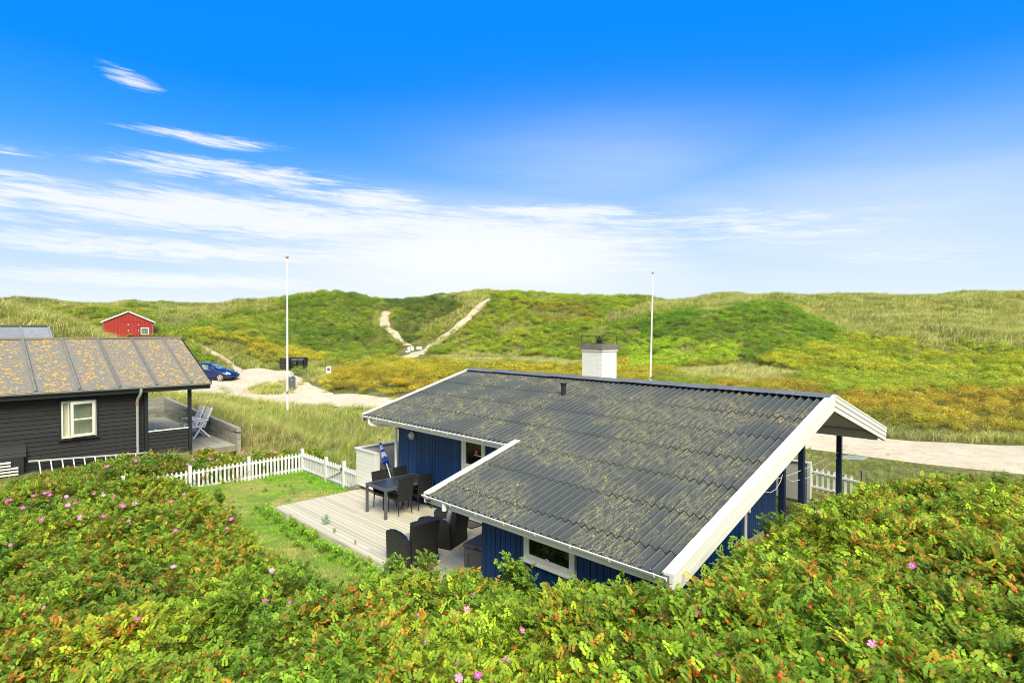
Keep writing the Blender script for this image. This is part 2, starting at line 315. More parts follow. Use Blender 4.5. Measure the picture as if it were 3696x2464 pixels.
def glass(name, tint=(.75, .85, .80), alpha=.25):
    m, b, p, o = newmat(name)
    g = b.n('ShaderNodeBsdfGlossy'); g.inputs['Color'].default_value = (1, 1, 1, 1); g.inputs['Roughness'].default_value = .03
    t = b.n('ShaderNodeBsdfTransparent'); t.inputs['Color'].default_value = (*tint, 1)
    fr = b.n('ShaderNodeFresnel'); fr.inputs[0].default_value = 1.5
    x = b.n('ShaderNodeMixShader'); b.put(x.inputs[0], b.m('MULTIPLY', fr.outputs[0], .55)); b.nt.links.new(t.outputs[0], x.inputs[1]); b.nt.links.new(g.outputs[0], x.inputs[2])
    b.nt.links.new(x.outputs[0], o.inputs[0]); return m
M['glass'] = glass('clear_glass', (.90, .93, .91))
def darkpane(name, col, var):
    m, b, p, o = newmat(name)
    tc = b.n('ShaderNodeTexCoord').outputs['Object']
    n = b.noise(tc, 5, 6, .7).outputs[0]
    b.put(p.inputs['Base Color'], b.mix(b.ss(n, .45, .65), (*col, 1), (*var, 1)))
    p.inputs['Roughness'].default_value = .04; p.inputs['Specular IOR Level'].default_value = .6
    return m
M['pane'] = darkpane('dark_window_pane', (.008, .010, .006), (.02, .03, .008))
M['carpane'] = darkpane('car_window_pane', (.10, .14, .13), (.25, .32, .28))

def wicker(name, c1, c2, sc):
    m, b, p, o = newmat(name)
    tc = b.n('ShaderNodeTexCoord').outputs['Object']
    s = b.n('ShaderNodeSeparateXYZ'); b.put(s.inputs[0], tc)
    h = b.m('ADD', s.outputs[0], s.outputs[1])
    a = b.m('SINE', b.m('MULTIPLY', h, sc)); z = b.m('SINE', b.m('MULTIPLY', s.outputs[2], sc * 1.6))
    w = b.m('MULTIPLY', a, z)
    f = b.ss(w, -.5, .6)
    b.put(p.inputs['Base Color'], b.mix(f, (*c1, 1), (*c2, 1))); p.inputs['Roughness'].default_value = .45
    bump(b, p, f, .8, .006); return m
M['wicker'] = wicker('black_wicker', (.002, .002, .0025), (.013, .0125, .012), 190)
M['wicker2'] = wicker('brown_black_wicker', (.002, .002, .002), (.034, .032, .030), 150)

def roofmat():
    m, b, p, o = newmat('lichened_fibre_cement')
    tc = b.n('ShaderNodeTexCoord').outputs['Object']; gp = b.n('ShaderNodeNewGeometry').outputs['Position']; oi = b.n('ShaderNodeObjectInfo')
    rnd = oi.outputs['Random']
    n = b.noise(gp, 9, 7, .65).outputs[0]
    shade = b.m('ADD', .72, b.m('MULTIPLY', b.m('ADD', n, b.m('MULTIPLY', rnd, .18)), .65))
    c = b.mix(1.0, (.047, .054, .055, 1), b.comb(shade, shade, shade), 'MULTIPLY')
    sz = b.n('ShaderNodeSeparateXYZ'); b.put(sz.inputs[0], tc)
    crest = b.m('COSINE', b.m('MULTIPLY', sz.outputs[0], 2 * math.pi / .1532))
    c = b.mix(b.m('MULTIPLY', b.ss(crest, .80, 1.0), .36), c, (.21, .22, .22, 1))           # crest highlights put into the colour to sharpen the corrugation
    c = b.mix(b.m('MULTIPLY', b.ss(crest, -.60, -1.0), .25), c, (.014, .016, .015, 1))           # trough shade put into the colour so the waves read bolder
    # lichen sits on the crests and the shaded flanks, thicker on some sheets
    patch = b.noise(b.map(gp, (1, 1, 1)), .8, 3, .5).outputs[0]
    amt = b.m('ADD', patch, b.m('MULTIPLY', b.m('SUBTRACT', rnd, .5), .10))
    long_ = b.map(tc, (14, 2.2, 1))
    fine = b.noise(gp, 55, 4, .7).outputs[0]; streak = b.noise(long_, 2.4, 5, .6).outputs[0]
    g = b.m('MULTIPLY', b.ss(b.m('ADD', fine, b.m('MULTIPLY', streak, .7)), .84, .98), b.ss(amt, .40, .58))
    c = b.mix(b.m('MULTIPLY', g, .75), c, (.26, .235, .11, 1))
    vor = b.n('ShaderNodeTexVoronoi'); b.put(vor.inputs['Vector'], b.noise(gp, 18, 2).outputs[1] if False else gp); vor.inputs['Scale'].default_value = 19
    sp = b.n('ShaderNodeSeparateXYZ'); b.put(sp.inputs[0], vor.outputs['Color'])
    d = b.m('ADD', vor.outputs['Distance'], b.m('MULTIPLY', b.m('SUBTRACT', fine, .5), .9))
    rad = b.m('MULTIPLY', b.m('SUBTRACT', sp.outputs[0], .70), 1.2)
    clus = b.noise(gp, 2.6, 3, .6).outputs[0]
    spot = b.m('MULTIPLY', b.ss(b.m('SUBTRACT', rad, d), -.03, .05), b.m('MULTIPLY', b.ss(amt, .40, .56), b.ss(clus, .44, .56)))
    c = b.mix(spot, c, b.mix(sp.outputs[1], (.54, .29, .02, 1), (.36, .30, .09, 1)))
    # pale salts and droppings
    w = b.ss(b.noise(long_, 7, 6, .8).outputs[0], .74, .80)
    c = b.mix(b.m('MULTIPLY', w, .5), c, (.42, .43, .43, 1))
    b.put(p.inputs['Base Color'], c); p.inputs['Roughness'].default_value = .8; p.inputs['Specular IOR Level'].default_value = .2
    bump(b, p, b.m('ADD', fine, b.m('MULTIPLY', spot, .6)), .35, .006)
    return m
M['roof'] = roofmat()
M['ridge'] = paint('ridge_cap_grey', (.115, .125, .138), .6, .12, 3, (.16, .165, .17), 4, (.5, .8))
def feltmat():
    m, b, p, o = newmat('roofing_felt_with_lichen')
    gp = b.n('ShaderNodeNewGeometry').outputs['Position']; oi = b.n('ShaderNodeObjectInfo')
    n = b.noise(gp, 30, 6, .75).outputs[0]; big = b.noise(gp, .9, 3).outputs[0]; med = b.noise(gp, 4.5, 7, .72).outputs[0]
    c = b.mix(n, (.085, .087, .078, 1), (.235, .23, .205, 1))
    c = b.mix(b.m('MULTIPLY', b.ss(med, .48, .62), .6), c, (.20, .17, .13, 1))
    tc = b.n('ShaderNodeTexCoord').outputs['Object']; so_ = b.n('ShaderNodeSeparateXYZ'); b.put(so_.inputs[0], tc)
    f2 = b.noise(gp, 17, 4, .7).outputs[0]
    amt = b.m('MULTIPLY', b.ss(b.m('ADD', big, .12), .22, .48), b.ss(b.m('ABSOLUTE', so_.outputs[1]), .50, .26))
    s_all = None
    for sc_, thr_, k_ in ((8.0, .30, .62), (15.0, .34, .62), (27.0, .42, .6)):
        v = b.n('ShaderNodeTexVoronoi'); b.put(v.inputs['Vector'], gp); v.inputs['Scale'].default_value = sc_
        sp = b.n('ShaderNodeSeparateXYZ'); b.put(sp.inputs[0], v.outputs['Color'])
        d = b.m('ADD', v.outputs['Distance'], b.m('MULTIPLY', b.m('SUBTRACT', f2, .5), 1.5))
        q = b.ss(b.m('SUBTRACT', b.m('MULTIPLY', b.m('SUBTRACT', sp.outputs[0], thr_), k_), d), -.10, .04)
        s_all = q if s_all is None else b.m('MAXIMUM', s_all, q)
    s = b.m('MULTIPLY', s_all, amt)
    c = b.mix(s, c, b.mix(sp.outputs[2], (.66, .32, .01, 1), (.46, .27, .05, 1)))
    b.put(p.inputs['Base Color'], c); p.inputs['Roughness'].default_value = .95
    bump(b, p, b.m('ADD', n, s), .5, .01); return m
M['felt'] = feltmat()
M['feltplain'] = paint('grey_roofing_felt', (.20, .215, .23), .9, .15, 4, (.14, .15, .16), 5, (.5, .7), bmp=.5)
def groundmat():
    m, b, p, o = newmat('dune_soil_with_short_growth')
    gp = b.n('ShaderNodeNewGeometry').outputs['Position']
    n1 = b.noise(gp, .35, 6, .6).outputs[0]; n2 = b.noise(gp, 3.5, 6, .7).outputs[0]; n3 = b.noise(gp, 25, 4, .7).outputs[0]
    c = b.mix(b.ss(n1, .35, .65), (.105, .125, .030, 1), (.20, .175, .062, 1))
    c = b.mix(b.ss(n2, .4, .7), c, (.06, .075, .02, 1))
    c = b.mix(b.m('MULTIPLY', b.ss(n3, .5, .8), .6), c, (.26, .22, .11, 1))
    b.put(p.inputs['Base Color'], c); p.inputs['Roughness'].default_value = 1.0; p.inputs['Specular IOR Level'].default_value = .1
    bump(b, p, n3, .6, .04); return m
M['ground'] = groundmat()
def lawnmat():
    m, b, p, o = newmat('dry_lawn_turf')
    gp = b.n('ShaderNodeNewGeometry').outputs['Position']
    n1 = b.noise(gp, 1.1, 5, .6).outputs[0]; n3 = b.noise(gp, 35, 4, .7).outputs[0]
    c = b.mix(b.ss(n1, .38, .6), (.14, .20, .025, 1), (.30, .25, .075, 1))
    c = b.mix(b.m('MULTIPLY', n3, .5), c, (.09, .11, .02, 1))
    b.put(p.inputs['Base Color'], c); p.inputs['Roughness'].default_value = 1.0; bump(b, p, n3, .6, .02); return m
M['lawn'] = lawnmat()
def sandmat(name, c1, c2, c3, sc):
    m, b, p, o = newmat(name)
    gp = b.n('ShaderNodeNewGeometry').outputs['Position']
    n1 = b.noise(gp, .35 * sc, 6, .65).outputs[0]; n2 = b.noise(gp, 2.4 * sc, 8, .75).outputs[0]; n3 = b.noise(gp, 22, 5, .8).outputs[0]
    c = b.mix(b.ss(n1, .38, .62), (*c1, 1), (*c2, 1)); c = b.mix(b.m('MULTIPLY', b.ss(n2, .46, .66), .75), c, (*c3, 1))
    v = b.n('ShaderNodeTexVoronoi'); b.put(v.inputs['Vector'], gp); v.inputs['Scale'].default_value = 14
    sx = b.n('ShaderNodeSeparateXYZ'); b.put(sx.inputs[0], v.outputs['Color'])
    st = b.m('MULTIPLY', b.ss(b.m('SUBTRACT', b.m('MULTIPLY', sx.outputs[0], .42), v.outputs['Distance']), -.02, .04), .55)
    c = b.mix(st, c, b.mix(sx.outputs[1], (.24, .20, .15, 1), (.78, .72, .62, 1)))
    c = b.mix(b.m('MULTIPLY', b.ss(n3, .55, .72), .5), c, (.26, .21, .14, 1))
    b.put(p.inputs['Base Color'], c); p.inputs['Roughness'].default_value = .98; p.inputs['Specular IOR Level'].default_value = .1
    bump(b, p, b.m('ADD', b.m('ADD', n2, n3), st), .9, .04); return m
M['road'] = sandmat('pale_gravel', (.66, .56, .41), (.58, .48, .34), (.46, .38, .26), 1)
M['sand'] = sandmat('dune_sand', (.56, .45, .31), (.48, .38, .26), (.38, .30, .20), 1)

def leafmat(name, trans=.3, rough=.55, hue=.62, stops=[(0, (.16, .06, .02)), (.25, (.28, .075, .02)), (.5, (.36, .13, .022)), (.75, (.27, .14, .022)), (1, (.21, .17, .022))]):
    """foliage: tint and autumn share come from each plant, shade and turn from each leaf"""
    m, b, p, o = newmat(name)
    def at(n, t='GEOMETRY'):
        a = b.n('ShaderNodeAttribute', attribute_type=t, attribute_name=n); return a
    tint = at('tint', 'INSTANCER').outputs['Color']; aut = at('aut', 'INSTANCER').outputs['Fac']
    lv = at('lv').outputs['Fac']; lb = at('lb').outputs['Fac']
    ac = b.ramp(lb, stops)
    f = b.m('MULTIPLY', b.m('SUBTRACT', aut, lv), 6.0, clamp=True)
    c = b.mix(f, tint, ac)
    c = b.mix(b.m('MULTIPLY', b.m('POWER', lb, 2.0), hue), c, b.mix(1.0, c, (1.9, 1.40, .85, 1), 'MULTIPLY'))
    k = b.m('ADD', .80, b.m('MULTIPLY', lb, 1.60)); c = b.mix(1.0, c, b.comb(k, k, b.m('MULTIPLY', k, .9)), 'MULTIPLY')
    b.put(p.inputs['Base Color'], c); p.inputs['Roughness'].default_value = rough; p.inputs['Specular IOR Level'].default_value = .25
    t = b.n('ShaderNodeBsdfTranslucent'); b.put(t.inputs[0], c); x = b.n('ShaderNodeMixShader'); x.inputs[0].default_value = trans
    b.nt.links.new(p.outputs[0], x.inputs[1]); b.nt.links.new(t.outputs[0], x.inputs[2]); b.nt.links.new(x.outputs[0], o.inputs[0]); return m
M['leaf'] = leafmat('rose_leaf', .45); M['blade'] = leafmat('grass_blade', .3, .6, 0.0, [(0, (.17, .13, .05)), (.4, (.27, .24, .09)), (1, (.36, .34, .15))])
M['twig'] = paint('twig_bark', (.16, .11, .075), .9, .3)
M['petal'] = paint('rose_petal', (.66, .06, .44), .6, .15, 20, bmp=0)
M['petalpale'] = paint('pale_rose_petal', (.76, .24, .58), .6, .15, 20, bmp=0)
M['petalcentre'] = paint('rose_stamens', (.70, .50, .08), .7, .2, bmp=0)
M['hip'] = paint('rose_hip_skin', (.62, .06, .012), .3, .25, 3, bmp=0)
M['hip2'] = paint('orange_hip_skin', (.68, .18, .03), .3, .25, 3, bmp=0)

# ------------------------------------------------------------------ mesh helpers
class MB:
    def __init__(s): s.v = []; s.f = []; s.smooth = []
    def add(s, vs, fs, sm=False):
        k = len(s.v); s.v += [tuple(v) for v in vs]; s.f += [tuple(i + k for i in f) for f in fs]; s.smooth += [sm] * len(fs); return s
    def box(s, x0, x1, y0, y1, z0, z1):
        vs = [(x0,y0,z0),(x1,y0,z0),(x1,y1,z0),(x0,y1,z0),(x0,y0,z1),(x1,y0,z1),(x1,y1,z1),(x0,y1,z1)]
        return s.add(vs, [(3,2,1,0),(4,5,6,7),(0,1,5,4),(1,2,6,5),(2,3,7,6),(3,0,4,7)])
    def hexa(s, p): return s.add(p, [(3,2,1,0),(4,5,6,7),(0,1,5,4),(1,2,6,5),(2,3,7,6),(3,0,4,7)])
    def bar(s, a, b, w, h, up=(0, 0, 1)):
        a = Vector(a); b = Vector(b); d = (b - a).normalized(); up = Vector(up)
        if abs(d.dot(up)) > .98: up = Vector((1, 0, 0))
        sx = d.cross(up).normalized() * (w / 2); sy = sx.cross(d).normalized() * (h / 2)
        return s.hexa([a - sx - sy, a + sx - sy, b + sx - sy, b - sx - sy, a - sx + sy, a + sx + sy, b + sx + sy, b - sx + sy])
    def tube(s, pts, r, n=8, caps=True):
        pts = [Vector(p) for p in pts]; R = r if isinstance(r, (list, tuple)) else [r] * len(pts); rings = []
        prev = None
        for i, p in enumerate(pts):
            d = (pts[min(i + 1, len(pts) - 1)] - pts[max(i - 1, 0)]).normalized()
            if prev is None:
                up = Vector((0, 0, 1)) if abs(d.z) < .95 else Vector((1, 0, 0)); a = d.cross(up).normalized()
            else: a = (prev - d * prev.dot(d)).normalized()
            prev = a; b = d.cross(a)
            rings.append([p + (a * math.cos(t) + b * math.sin(t)) * R[i] for t in [2 * math.pi * k / n for k in range(n)]])
        vs = [v for q in rings for v in q]; fs = []
        for i in range(len(pts) - 1):
            for k in range(n): fs.append((i*n+k, i*n+(k+1)%n, (i+1)*n+(k+1)%n, (i+1)*n+k))
        s.add(vs, fs, True)
        if caps: s.add(rings[0], [tuple(range(n))[::-1]]); s.add(rings[-1], [tuple(range(n))])
        return s
    def lathe(s, prof, c=(0, 0, 0), n=16, axis='z'):
        vs = []
        for (r, z) in prof:
            for k in range(n):
                t = 2 * math.pi * k / n; p = (r * math.cos(t), r * math.sin(t), z)
                if axis == 'x': p = (p[2], p[0], p[1])
                if axis == 'y': p = (p[0], p[2], p[1])
                vs.append((p[0] + c[0], p[1] + c[1], p[2] + c[2]))
        fs = []
        for i in range(len(prof) - 1):
            for k in range(n): fs.append((i*n+k, i*n+(k+1)%n, (i+1)*n+(k+1)%n, (i+1)*n+k))
        return s.add(vs, fs, True)
    def prism(s, poly, x0, x1, axis='x'):
        """polygon (a, b) extruded along an axis"""
        def P(x, a, b): return (x, a, b) if axis == 'x' else ((a, x, b) if axis == 'y' else (a, b, x))
        n = len(poly); vs = [P(x0, *q) for q in poly] + [P(x1, *q) for q in poly]
        fs = [tuple(range(n))[::-1], tuple(range(n, 2 * n))] + [(i, (i+1) % n, n + (i+1) % n, n + i) for i in range(n)]
        return s.add(vs, fs)
    def mesh(s, name, mat, off=(0, 0, 0)):
        me = bpy.data.meshes.new(name); o = off
        me.from_pydata([(a - o[0], b - o[1], c - o[2]) for a, b, c in s.v], [], s.f)
        me.polygons.foreach_set('use_smooth', s.smooth)
        if mat: me.materials.append(mat)
        me.validate(); 
        bm = bmesh.new(); bm.from_mesh(me); bmesh.ops.recalc_face_normals(bm, faces=bm.faces); bm.to_mesh(me); bm.free()
        me.update(); return me
def tag(o, label=None, cat=None, group=None, kind=None):
    if label: o['label'] = label
    if cat: o['category'] = cat
    if group: o['group'] = group
    if kind: o['kind'] = kind
    return o
class Thing:
    """an Empty at the base of a thing; parts are given in the frame (house frame by default) and moved under it"""
    def __init__(s, name, label, cat, base=(0, 0, 0), rot=0.0, group=None, frame='house', kind=None):
        s.base = base; s.o = bpy.data.objects.new(name, None); COL.objects.link(s.o); s.o.empty_display_size = .2
        s.local = rot != 0.0 or frame == 'local'
        if frame == 'world' : s.o.location = base; s.o.rotation_euler = (0, 0, 0)
        elif frame == 'local': s.o.location = base; s.o.rotation_euler = (0, 0, rot)
        else: s.o.location = W(*base); s.o.rotation_euler = (0, 0, TH)
        s.off = (0, 0, 0) if frame == 'local' else base
        tag(s.o, label, cat, group, kind)
    def part(s, name, mb, mat, parent=None, label=None, kind=None):
        me = mb.mesh(name, M[mat] if isinstance(mat, str) else mat, s.off)
        o = bpy.data.objects.new(name, me); COL.objects.link(o); o.parent = parent or s.o
        if label: o['label'] = label
        if kind: o['kind'] = kind
        return o
    def inst(s, name, me, loc, scale=(1, 1, 1), rot=(0, 0, 0), parent=None):
        o = bpy.data.objects.new(name, me); COL.objects.link(o); o.parent = parent or s.o
        o.location = (loc[0] - s.off[0], loc[1] - s.off[1], loc[2] - s.off[2]); o.scale = scale; o.rotation_euler = rot
        return o
def copy_thing(root, loc, rotz, label=None, group=None):
    r = root.copy(); COL.objects.link(r); r.location = loc; r.rotation_euler = (0, 0, rotz)
    if label: r['label'] = label
    if group: r['group'] = group
    for ch in list(root.children):
        c = ch.copy(); COL.objects.link(c); c.parent = r
        for g in ch.children:
            d = g.copy(); COL.objects.link(d); d.parent = c
    return r
UNIT = {}
def unit(mat):
    """shared unit box: x,y in -.5..+.5, z 0..1"""
    if mat not in UNIT: UNIT[mat] = MB().box(-.5, .5, -.5, .5, 0, 1).mesh('board_' + mat, M[mat])
    return UNIT[mat]
def structure(name, me_or_mb, mat=None, label=None, kind='structure'):
    me = me_or_mb.mesh(name, M[mat]) if isinstance(me_or_mb, MB) else me_or_mb
    o = bpy.data.objects.new(name, me); COL.objects.link(o); o['kind'] = kind
    if label: o['label'] = label
    return o

# ------------------------------------------------------------------ ground sheet
def build_ground():
    phs = np.radians(np.concatenate([np.arange(-180, -60, 5), np.arange(-60, 60, .4), np.arange(60, 180, 5)])); R = [0.6]
    while R[-1] < 9000: R.append(R[-1] * (1.022 if R[-1] < 200 else 1.15))
    R = np.array(R); PH, RR = np.meshgrid(phs, R); X = RR * np.sin(PH); Y = RR * np.cos(PH)
    Z = ground(X, np.where(Y > 0, Y, Y))
    Z = np.where(Y < 0, np.minimum(Z, .6 + RR * .0), Z)
    # keep the soil under the decks and houses
    n = len(phs); nr = len(R); vs = np.stack([X.ravel(), Y.ravel(), Z.ravel()], 1)
    vs = np.vstack([vs, [[0, 0, g1(0, .1)]]])
    i = np.arange(nr - 1)[:, None]; k = np.arange(n)[None, :]; k2 = (k + 1) % n
    q = np.stack([i*n+k, (i+1)*n+k, (i+1)*n+k2, i*n+k2], -1).reshape(-1, 4)
    me = bpy.data.meshes.new('ground')
    tri = [(n * nr, kk, (kk + 1) % n) for kk in range(n)]
    me.from_pydata(vs.tolist(), [], q.tolist() + tri); me.materials.append(M['ground'])
    me.polygons.foreach_set('use_smooth', [True] * len(me.polygons)); me.update()
    return structure('ground', me)
build_ground()

def strip(name, A, Bp, mat, off, nx=10, ny=60, world=False, label=None):
    """sheet laid on the terrain between two edge lines"""
    def rs(P, n):
        P = np.array([(p.x, p.y) for p in P]); d = np.r_[0, np.cumsum(np.hypot(*np.diff(P, axis=0).T))]; t = np.linspace(0, d[-1], n)
        return np.stack([np.interp(t, d, P[:, 0]), np.interp(t, d, P[:, 1])], 1)
    a = rs(A, ny); b = rs(Bp, ny); t = np.linspace(0, 1, nx)[None, :, None]
    P = a[:, None] * (1 - t) + b[:, None] * t
    wob = (fbm(P[..., 0] * .8, P[..., 1] * .8, 5) - .5)
    Z = ground(P[..., 0], P[..., 1]) + off
    Z[:, 0] -= .12; Z[:, -1] -= .12
    vs = np.concatenate([P, Z[..., None]], -1).reshape(-1, 3); i = np.arange(ny - 1)[:, None]; k = np.arange(nx - 1)[None]
    q = np.stack([i*nx+k, i*nx+k+1, (i+1)*nx+k+1, (i+1)*nx+k], -1).reshape(-1, 4)
    me = bpy.data.meshes.new(name); me.from_pydata(vs.tolist(), [], q.tolist()); me.materials.append(M[mat])
    me.polygons.foreach_set('use_smooth', [True] * len(me.polygons)); me.update()
    bm = bmesh.new(); bm.from_mesh(me); bmesh.ops.recalc_face_normals(bm, faces=bm.faces)
    if sum(f.normal.z for f in bm.faces) < 0: bmesh.ops.reverse_faces(bm, faces=bm.faces)
    bm.to_mesh(me); bm.free()
    return structure(name, me, label=label)
V2 = lambda x, y: Vector((x, y, 0))
roadA = [V2(dX(2900, 18.2), 18.2), V2(dX(2600, 18.6), 18.6), V2(dX(2352, 19.2), 19.2), V2(dX(2100, 21.0), 21.0), V2(dX(1870, 23.2), 23.2), V2(dX(1400, 27.5), 27.5), V2(dX(830, 34.0), 34.0), V2(dX(760, 34.8), 34.8)]
roadB = [V2(dX(2900, 23.0), 23.0), V2(dX(2600, 23.4), 23.4), V2(dX(2352, 24.2), 24.2), V2(dX(2100, 25.3), 25.3), V2(dX(1870, 27.5), 27.5), V2(dX(1400, 31.6), 31.6), V2(dX(830, 39.2), 39.2), V2(dX(760, 40.2), 40.2)]
road = strip('gravel_road', roadA, roadB, 'road', .045, 12, 140)
parkA = [V2(dX(765, 34.8), 34.8), V2(dX(690, 35.0), 35.0), V2(dX(620, 35.6), 35.6), V2(dX(540, 37.0), 37.0), V2(dX(470, 38), 38.0), V2(dX(380, 39), 39.0), V2(dX(300, 40), 40.0)]
parkB = [V2(dX(765, 40.2), 40.2), V2(dX(715, 43.5), 43.5), V2(dX(672, 56), 56.), V2(dX(600, 57.5), 57.5), V2(dX(530, 56), 56.), V2(dX(450, 53), 53.), V2(dX(300, 50), 50.)]
park = strip('gravel_parking_area', parkA, parkB, 'road', .06, 34, 60)
def pstrip(name, pts, off=.10, ny=60, mat='sand'):
    A = [hit(a, y) for a, b, y in pts]; Bq = [hit(b, y) for a, b, y in pts]
    return strip(name, A, Bq, mat, off, 5, ny)
# sand tracks up the dunes: (left, right, y) in photo columns
path_main = [(905, 950, 826), (958, 984, 808), (984, 1010, 792), (1010, 1036, 772), (1040, 1064, 752), (1066, 1088, 731), (1084, 1106, 712), (1098, 1122, 698), (1118, 1136, 687)]
path_left = [(918, 948, 796), (905, 928, 780), (893, 916, 766), (872, 898, 751), (868, 892, 738), (874, 896, 726), (876, 904, 716)]
path_low = [(548, 566, 856), (532, 555, 846), (514, 536, 833), (497, 516, 820), (476, 492, 808), (462, 474, 800)]
PATHS = [path_main, path_left, path_low]
pstrip('dune_path', path_main); pstrip('side_path', path_left); pstrip('sandy_track', path_low, .08)
lawn_poly = [W(-18.6, 4.9), W(-18.6, 8.5), W(-15.4, 8.5), W(-15.0, 8.2), W(-15.0, 6.1), W(-9.6, 6.1), W(-9.6, 4.2), W(-12, 3.6), W(-15, 3.4)]
def lawn_sheet():
    A = [W(-19.6, 2.5), W(-9.0, 2.5)]; Bq = [W(-19.6, 8.55), W(-9.0, 8.55)]
    return strip('lawn', A, Bq, 'lawn', .02, 30, 50)
lawn_sheet()
A = [W(-7.5, 17.4), W(-3.0, 17.4)]; Bq = [W(-7.5, 24.0), W(-3.0, 27.0)]
mo = MB().lathe([(1.15, -.05), (1.0, .006), (.86, .008), (.75, -.05)], (0, 0, 0), 36)
mh = structure('wheel_rut', mo, 'sand', kind='structure'); q = hit(1975, 1022); mh.location = (q.x, q.y, q.z + .03)  # ring of pale sand lying on the gravel
mh['label'] = 'oval patch of pale compacted sand scraped into the gravel road'

# ================================================================== BLUE HOUSE
OU, OV, Z0, R_, L1, L2, VU, WB, T = -3.6316, 6.2371, 2.0156, 5.9698, 10.6486, 4.75, 2.161, 3.882, .279
AR = math.atan(T)
house = Thing('holiday_house', 'blue timber holiday house with dark corrugated roof and white chimney', 'house', (-8.5, 11.0, .2))
def zf(v): return Z0 + T * (v - OV)                                     # front roof plane
def zb(v): return Z0 + T * R_ - T * (v - OV - R_)
ZR = Z0 + T * R_; VR = OV + R_
def sheet_mesh(nw, length, name, mat='roof', amp=.034, pw=.1532):
    mb = MB(); n = nw * 6; top = []; bot = []
    for i in range(n + 1):
        x = i * pw / 6; z = amp * math.cos(2 * math.pi * i / 6)
        top += [(x, 0, z + .024), (x, length, z)]; bot += [(x, 0, z + .010), (x, length, z - .008)]
    vs = top; fs = [(2*i, 2*i+2, 2*i+3, 2*i+1) for i in range(n)]
    mb.add(vs, fs, True)
    e = [v for i in range(n + 1) for v in (top[2*i], bot[2*i])]
    mb.add(e, [(2*i, 2*i+1, 2*i+3, 2*i+2) for i in range(n)])
    k = mb.add(bot, [(2*i, 2*i+1, 2*i+3, 2*i+2) for i in range(n)], True)
    me = bpy.data.meshes.new(name); me.from_pydata(mb.v, [], mb.f); me.polygons.foreach_set('use_smooth', mb.smooth); me.materials.append(M[mat]); me.update(); return me
PW = .1532; SHW = 6 * PW
rows = [(4.82, 6.0), (3.93, 4.90), (3.04, 4.01), (2.14, 3.12), (1.26, 2.24), (.37, 1.34), (-.06, .45)]
smesh = {}
for ri, (a, b) in enumerate(rows):
    ln = (b - a) / math.cos(AR) + .02
    u_right = OU; u_left = OU - L1 if ri < 4 else OU - L2
    u = u_right
    while u > u_left + .01:
        nw = min(6, max(1, round((u - u_left) / PW))); w = nw * PW
        if ri == 4 and u - w < u_left + .0: pass
        key = (nw, round(ln, 3))
        if key not in smesh: smesh[key] = sheet_mesh(nw, ln, 'roof_sheet')
        x0 = u - w
        sx = 1.0 if x0 > u_left - .02 else 1.0
        house.inst('roof_sheet', smesh[key], (x0, OV + a, zf(OV + a) - .026 + random.uniform(-.003, .003)), (1, 1, 1), (AR, 0, random.uniform(-.0015, .0015)))
        u = x0
# rear slope, same sheets, four courses
rb = [(2.95, 3.92), (1.97, 3.02), (.98, 2.04), (0, 1.05)]
for (a, b) in rb:
    ln = (b - a) / math.cos(AR) + .02; u = OU
    key = (6, round(ln, 3))
    if key not in smesh: smesh[key] = sheet_mesh(6, ln, 'roof_sheet')
    while u > OU - L1 + .3:
        w = 6 * PW; house.inst('roof_sheet', smesh[key], (u, VR + b, zb(VR + b) - .026), (1, 1, 1), (AR, 0, math.pi)); u -= w
# ridge caps, lapped
ncap = 9; cw = (L1 + .02) / ncap
capme = MB().add([(0,-.19,-.052),(0,0,.012),(0,.19,-.052),(cw+.05,-.20,-.062),(cw+.05,0,.0),(cw+.05,.20,-.062),
                  (0,-.19,-.062),(0,0,.0),(0,.19,-.062)], [(0,3,4,1),(1,4,5,2),(0,1,7,6),(1,2,8,7)]).mesh('ridge_cap', M['ridge'])
for i in range(ncap):
    house.inst('ridge_cap', capme, (OU - L1 + i * cw, VR, ZR + .055 + .006 * (i % 2)), (1, 1, 1), (0, 0, 0))
boltme = MB().lathe([(0, .012), (.012, .008), (.014, 0)], (0, 0, 0), 8).mesh('bolt', M['zinc'])
for i in range(ncap): house.inst('bolt', boltme, (OU - L1 + (i + .45) * cw, VR - .08, ZR + .035), (1, 1, 1), (AR, 0, 0))
